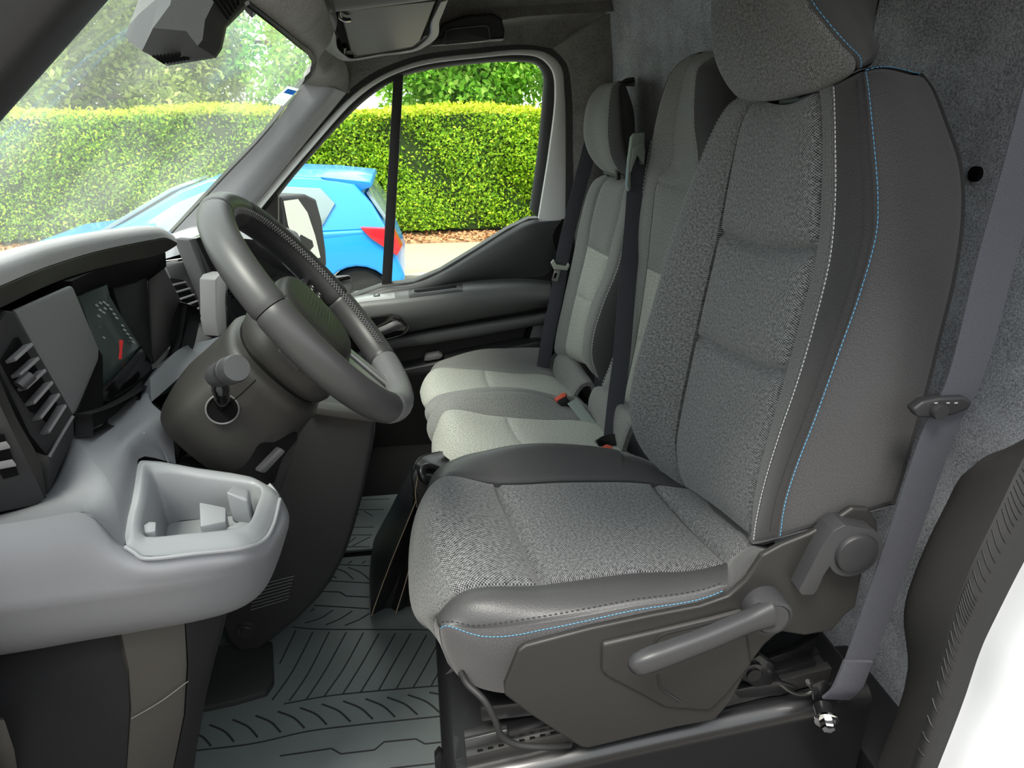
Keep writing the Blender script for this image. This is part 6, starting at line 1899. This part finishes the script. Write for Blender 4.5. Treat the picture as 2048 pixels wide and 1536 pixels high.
Zl = lambda *p: [Zc(*q) for q in p]
longs = [[(586, 1254), (627, 1258), (737, 1259), (890, 1260)], [(568, 1408), (657, 1392), (776, 1380), (900, 1370)], [(387, 1502), (508, 1487), (615, 1463), (716, 1450), (908, 1430)],
         Zl((1060, 165), (1275, 175)), Zl((1000, 275), (1275, 290)), Zl((905, 440), (1275, 463)), [(780, 1537), (918, 1522)]]
for l in longs:
    groove(l, mat1)
def zig(pts):
    for a_, b_ in zip(pts[:-1], pts[1:]):
        groove([a_, b_], mat1)
zig([(560, 1512), (609, 1505), (663, 1497), (682, 1508), (749, 1500), (768, 1484), (832, 1478), (850, 1488), (915, 1481)])
zig(Zl((955, 347), (1075, 350), (1120, 378), (1275, 385)))
for l in [((780, 610), (670, 835)), ((895, 620), (745, 905), (620, 1080)), ((1005, 620), (850, 920), (735, 1085)), ((1120, 622), (975, 885), (850, 1075)), ((1235, 625), (1100, 870), (970, 1055)), ((1340, 630), (1215, 850), (1095, 1040)),
          ((1450, 630), (1330, 840), (1215, 1028)), ((1555, 630), (1440, 830), (1335, 1018)), ((1660, 640), (1555, 830), (1455, 1005)), ((1750, 670), (1660, 840), (1570, 995)), ((1800, 790), (1690, 985))]:
    groove(Zl(*l), mat1)
for (a0, b0), (a1, b1) in [((200, 1245), (365, 1360)), ((355, 1210), (525, 1330)), ((510, 1183), (680, 1297)), ((660, 1155), (840, 1268)), ((810, 1130), (990, 1245)), ((955, 1105), (1150, 1225)), ((1100, 1085), (1300, 1208)), ((1250, 1070), (1450, 1193)),
                           ((1395, 1060), (1600, 1177)), ((1535, 1043), (1750, 1162)), ((1680, 1027), (1830, 1095)), ((60, 1290), (210, 1390))]:
    groove(Zl((a0, b0), ((a0 + a1) / 2 + 18, (b0 + b1) / 2 - 12), (a1, b1)), mat1, 0.002)
for l in [((905, 462), (880, 480)), ((1030, 472), (950, 525), (840, 560)), ((1160, 478), (1080, 530), (980, 572)), ((1275, 495), (1200, 540), (1110, 575)), ((1045, 190), (1110, 215), (1170, 265)), ((1135, 185), (1210, 215), (1275, 265)), ((1020, 235), (1055, 258)), ((1160, 140), (1130, 160)), ((1250, 140), (1225, 160))]:
    groove(Zl(*l), mat1)
for l in [[(676, 1093), (740, 1094)], [(690, 1070), (745, 1070)], [(700, 1055), (748, 1054)], [(693, 1089), (712, 1075)], [(705, 1092), (740, 1074)], [(728, 1022), (745, 1032)], [(712, 1024), (718, 1030)], [(712, 1000), (780, 998)], [(706, 1020), (768, 1019)]]:
    groove(l, mat2, 0.0014)
slab('heel_patch', [(430, 1290), (544, 1282), (547, 1359), (532, 1382), (470, 1400), (405, 1414), (395, 1400)], 0.022, 0.02, 'rubber', mat1, 0.004)

# ================================================================== LEATHER DOCUMENT BAG
bag = thing('leather_bag', P(800, 1245, z=0.01), 'worn black leather document case standing against the driver seat', 'bag')
near = PY([(741, 1243, 1.275), (743, 1205, 1.275), (772, 1140, 1.28), (806, 1065, 1.285), (830, 1005, 1.29), (846, 960, 1.30), (880, 940, 1.30)])
far = PY([(752, 1118, 1.52), (746, 1085, 1.52), (760, 1052, 1.52), (778, 1020, 1.52), (806, 965, 1.51), (832, 922, 1.50), (880, 903, 1.48)])
mid_ = [(a + b) / 2 + np.array([-0.006, 0, 0]) for a, b in zip(near, far)]
back = [p + np.array([0.06, 0.0, 0]) for p in far]
S = Surf([near, mid_, far, back], (0.05, 1.4, 0.2), sharp=(2,), uni=True)
S.panel('bag_front', 0, 3, 0, 1, 'leather_black', bag, 0.0, res=0.012, skirt=0.01)
# accordion gusset facing the camera
lines = [[(741, 1243), (772, 1150), (832, 1002)], [(768, 1240), (800, 1150), (836, 1030)], [(790, 1238), (815, 1150), (842, 1020)], [(812, 1242), (832, 1150), (850, 1020)], [(832, 1240), (846, 1150), (858, 1020)], [(856, 1246), (862, 1150), (868, 1020)], [(890, 1246), (890, 1150), (885, 1000)]]
cur = [[P(u, v, 1.275 + (0.022 if i % 2 else 0.0)) for u, v in l] for i, l in enumerate(lines)]
S = Surf(cur, (0.03, 1.5, 0.15), sharp=tuple(range(1, 6)), uni=True)
S.panel('bag_gusset', 0, 6, 0, 1, 'leather_black', bag, 0, res=0.01, skirt=0)
M['worn_edge'] = simple('worn_leather_edge', rgb(168, 150, 128), 0.8)
for i in (0, 2, 4, 6):
    l = [P(u, v, 1.273) for u, v in lines[i]]
    e = [P(lines[i][0][0] + 2, lines[i][0][1] + 6, 1.275)]
    tube('worn_edge', e + l, 0.0011, 'worn_edge', bag, 24, 6)
tube('flap_edge', PY([(826, 1018, 1.285), (827, 985, 1.29), (824, 950, 1.295), (830, 930, 1.31), (845, 912, 1.40), (880, 903, 1.46)]), 0.0014, 'leather_black', bag, 30, 6)
tube('strap_edge', PY([(836, 950, 1.288), (831, 985, 1.284), (834, 1015, 1.282)]), 0.0010, 'worn_edge', bag, 16, 6)
tube('bag_handle', PY([(858, 963, 1.27), (846, 955, 1.27), (843, 942, 1.28), (852, 934, 1.29), (872, 938, 1.30), (885, 945, 1.31)]), 0.009, 'leather_black', bag, 30, 12)
S = Surf([PY([(828, 1015, 1.289), (825, 975, 1.292), (830, 938, 1.305), (846, 914, 1.37), (884, 903, 1.42)]), PY([(845, 1010, 1.288), (845, 975, 1.29), (852, 945, 1.30), (866, 925, 1.35), (892, 914, 1.38)]), PY([(880, 1005, 1.288), (885, 975, 1.29), (890, 950, 1.30), (895, 930, 1.35), (900, 920, 1.38)])], (0.1, 1.6, 0.1), uni=True)
S.panel('bag_top_flap', 0, 2, 0, 1, 'leather_black', bag, 0, res=0.01, skirt=0.004)
prism('bag_core', [P(748, 1240, 1.29) * [1, 1, 0] + np.array([0, 0, 0.005]), P(836, 1000, 1.31), P(870, 950, 1.31), P(888, 1000, 1.31), P(888, 1240, 1.29) * [1, 1, 0] + np.array([0, 0, 0.005])], (0, 0.06, 0), 'leather_black', bag, 0.005)

# ================================================================== OVERHEAD
# stereo camera / mirror housing on the windscreen
hou = thing('camera_housing', P(380, 60, .85), 'faceted grey camera housing with vent slits at the top of the windscreen', 'camera housing')
outer_h = PY([(296, -40, 0.8580), (287, 0, 0.8646), (257, 82, 0.8712), (333, 132, 0.8580), (432, 116, 0.8316), (444, 99, 0.8316), (453, 56, 0.8382), (492, 17, 0.8448), (515, -40, 0.8448)])
ridge_h = PY([(330, -40, 0.8283), (318, 0, 0.8283), (284, 102, 0.8415), (338, 128, 0.8415), (428, 112, 0.8217), (440, 96, 0.8217), (448, 52, 0.8250), (486, 12, 0.8250), (505, -40, 0.8250)])
inner_h = PY([(352, -40, 0.7986), (340, 10, 0.7986), (306, 56, 0.8151), (372, 62, 0.8019), (395, 92, 0.7953), (405, 80, 0.7953), (410, 40, 0.7920), (430, 0, 0.7920), (440, -40, 0.7920)])
bm = bmesh.new()
rowsH = [[bm.verts.new(tuple(p)) for p in r] for r in ([p + np.array([-0.008, 0.02, 0.008]) for p in outer_h], outer_h, ridge_h, inner_h)]
for r0, r1 in zip(rowsH[:-1], rowsH[1:]):
    for i in range(len(r0) - 1):
        bm.faces.new((r0[i], r0[i + 1], r1[i + 1], r1[i]))
bm.faces.new(rowsH[3])
bevel_all(bm, 0.003, 3, 12)
from_bm('housing_shell', bm, 'housing', hou, 30)
cH = sum(outer_h) / len(outer_h)
for k in range(8):
    t = k / 7
    a_, b_ = P(305 + 52 * t, 111 - 5 * t, .832 - .008 * t), P(330 + 48 * t, 127 - 8 * t, .836 - .008 * t)
    tube('vent_slit', [a_ + (CAM - a_) * 0.004, b_ + (CAM - b_) * 0.004], 0.0014, 'void', hou, None, 6)
for k in range(5):
    a_, b_ = P(424 + 12.5 * k, -6, .795 + .004 * k), P(456 + 5 * k, 37 - 7 * k, .81 + .002 * k)
    tube('vent_slit', [a_ + (CAM - a_) * 0.012, b_ + (CAM - b_) * 0.012], 0.0016, 'void', hou, None, 6)

# overhead shelf
sh = thing('overhead_shelf', P(700, 0, 1.5), 'grey overhead storage shelf above the windscreen', 'shelf')
q = PY([(508, 16, 1.05), (556, 23, 1.25), (618, 27, 1.50), (700, 18, 1.52), (800, 6, 1.54), (905, -8, 1.56)])
q2 = [p + np.array([0, 0.0, 0.06]) for p in q]
S = Surf([[p + np.array([0.02, -0.25, 0.075]) for p in q], [p + np.array([0, -0.06, 0.012]) for p in q], q, [p + np.array([0, 0.012, 0.012]) for p in q], [p + np.array([0, 0.02, 0.07]) for p in q]], (0.05, 1.35, 1.45), uni=True)
S.panel('shelf_lip', 0, 4, 0, 1, 'plastic_mid', sh, 0, res=0.015, skirt=0.01)
# sun visor in its moulded surround
vis = thing('sun_visor', P(770, 60, 1.85), 'folded dark grey sun visor above the passenger door', 'sun visor')
S = Surf([PY([(616, 30, 1.56), (640, 75, 1.80), (665, 110, 2.0), (690, 122, 2.06), (760, 113, 2.07), (838, 100, 2.07), (856, 90, 2.04), (880, 40, 1.8), (896, 0, 1.62)]),
          PY([(652, 26, 1.585), (668, 70, 1.80), (684, 108, 2.0), (700, 117, 2.045), (762, 108, 2.05), (832, 96, 2.05), (846, 86, 2.02), (866, 42, 1.8), (884, 4, 1.63)]),
          PY([(654, 24, 1.62), (670, 68, 1.84), (686, 106, 2.03), (701, 114, 2.07), (762, 105, 2.08), (830, 93, 2.08), (843, 84, 2.05), (862, 40, 1.83), (880, 2, 1.66)])], (0.05, 1.85, 1.8), uni=True)
S.panel('visor_surround', 0, 2, 0, 1, 'plastic_grey', vis, 0, res=0.01, skirt=0)
vp = PY([(678, 22, 1.61), (690, 62, 1.80), (700, 100, 2.0), (712, 112, 2.04), (762, 106, 2.045), (826, 94, 2.04), (840, 82, 2.0), (856, 44, 1.8), (872, 2, 1.62)])
prism('visor_flap', vp, (0, 0, 0.014), 'plastic_dark', vis, 0.005, 3)
prism('visor_recess', [p + np.array([0, 0, 0.016]) for p in PY([(652, 22, 1.60), (690, 116, 2.06), (845, 92, 2.06), (884, 0, 1.62)])], (0, 0, 0.02), 'void', vis, 0)
tube('visor_pivot', PY([(676, 22, 1.60), (680, 34, 1.62), (690, 40, 1.64), (698, 40, 1.66)]), 0.005, 'gloss_black', vis, 14, 10)
tube('visor_clip', PY([(690, 92, 1.97), (688, 104, 2.02), (692, 112, 2.05), (706, 114, 2.06)]), 0.006, 'gloss_black', vis, 14, 10)
lathe('visor_stud', [(0, 0), (0.004, 0), (0.004, 0.003), (0.003, 0.004)], P(808, 71, 1.93) - np.array([0, 0, 0.004]), (0, 0, 1), 'void', vis, 12)
# grab handle over the far door
gh = thing('grab_handle', P(930, 70, 2.1), 'dark grab handle in the lining above the passenger door', 'grab handle')
prism('handle_recess', PL([(884, 46), (930, 30), (985, 26), (1004, 36), (1010, 60), (1008, 80), (862, 92)], 2.075), (0, 0.03, 0.0), 'plastic_black', gh, 0.008, 3)
prism('handle_bar', PL([(862, 90), (868, 76), (886, 74), (893, 62), (910, 57), (972, 51), (976, 54), (982, 76), (1008, 74), (1009, 79), (978, 80), (968, 82), (892, 90)], 2.06), (0, 0.02, 0), 'plastic_black', gh, 0.004, 2)
tube('handle_edge', PL([(862, 91), (889, 88), (893, 62), (910, 57), (972, 51), (977, 55), (981, 79), (1008, 77)], 2.0585), 0.0013, 'plastic_mid', gh, None, 6)

# ================================================================== NEAR DOOR POST (right edge)
c0 = PY([(2060, 880, .72), (1990, 918, .715), (1926, 948, .71), (1887, 1016, .70), (1824, 1155, .69), (1808, 1206, .69), (1813, 1344, .69), (1736, 1570, .68)])
c1 = PY([(2110, 800, .57), (2070, 872, .57), (2042, 925, .57), (2003, 1006, .565), (1935, 1150, .56), (1915, 1200, .56), (1880, 1330, .555), (1812, 1570, .55)])
c2 = PY([(2190, 850, .55), (2155, 930, .55), (2120, 1000, .55), (2062, 1098, .545), (1994, 1230, .54), (1968, 1284, .54), (1928, 1400, .535), (1862, 1570, .53)])
c3 = PY([(2330, 900, .44), (2300, 980, .44), (2260, 1060, .44), (2220, 1140, .44), (2150, 1290, .44), (2120, 1350, .44), (2080, 1480, .44), (2000, 1640, .44)])
ctr = (0.95, 0.8, 0.4)
S = Surf([[p + np.array([0.05, 0.03, 0]) for p in c0], c0, c1], ctr, sharp=(1,), uni=True)
o = S.panel('trim_5', 0, 2, 0, 1, 'post_trim', None, 0, res=0.02, skirt=0.01)
tag(o, kind='structure'); o['label'] = 'black lower trim of the near door post'
mid12 = [(a + b) / 2 + np.array([-0.012, -0.004, 0]) for a, b in zip(c1, c2)]
S = Surf([c1, mid12, c2], ctr, uni=True)
seal = S.panel('trim_6', 0, 2, 0, 1, 'rubber', None, 0, res=0.012, skirt=0.01)
tag(seal, kind='structure'); seal['label'] = 'black ribbed rubber door seal on the near post'
for k in range(46):
    t = 0.05 + 0.9 * k / 45
    pt = S.line([0.2, 1.1], [t, t], 6, 0.0004)
    V, Fc = tube_data(pt, 0.0010, 5)
    add('seal_rib', V, Fc, 'rubber', seal)
S = Surf([c2, [(a * .6 + b * .4) + np.array([-0.01, -0.01, 0]) for a, b in zip(c2, c3)], c3], ctr, uni=True)
o = S.panel('trim_7', 0, 2, 0, 1, 'white_paint', None, 0, res=0.02, skirt=0.01)
tag(o, kind='structure'); o['label'] = 'white painted body post at the right edge'
# dark sill floor behind the plinth
o = box('baseboard_rear', (0.74, 0.78, 0.06), (0.12, 0.3, 0.12), 'steel_black', None, 0.01)
tag(o, kind='structure')
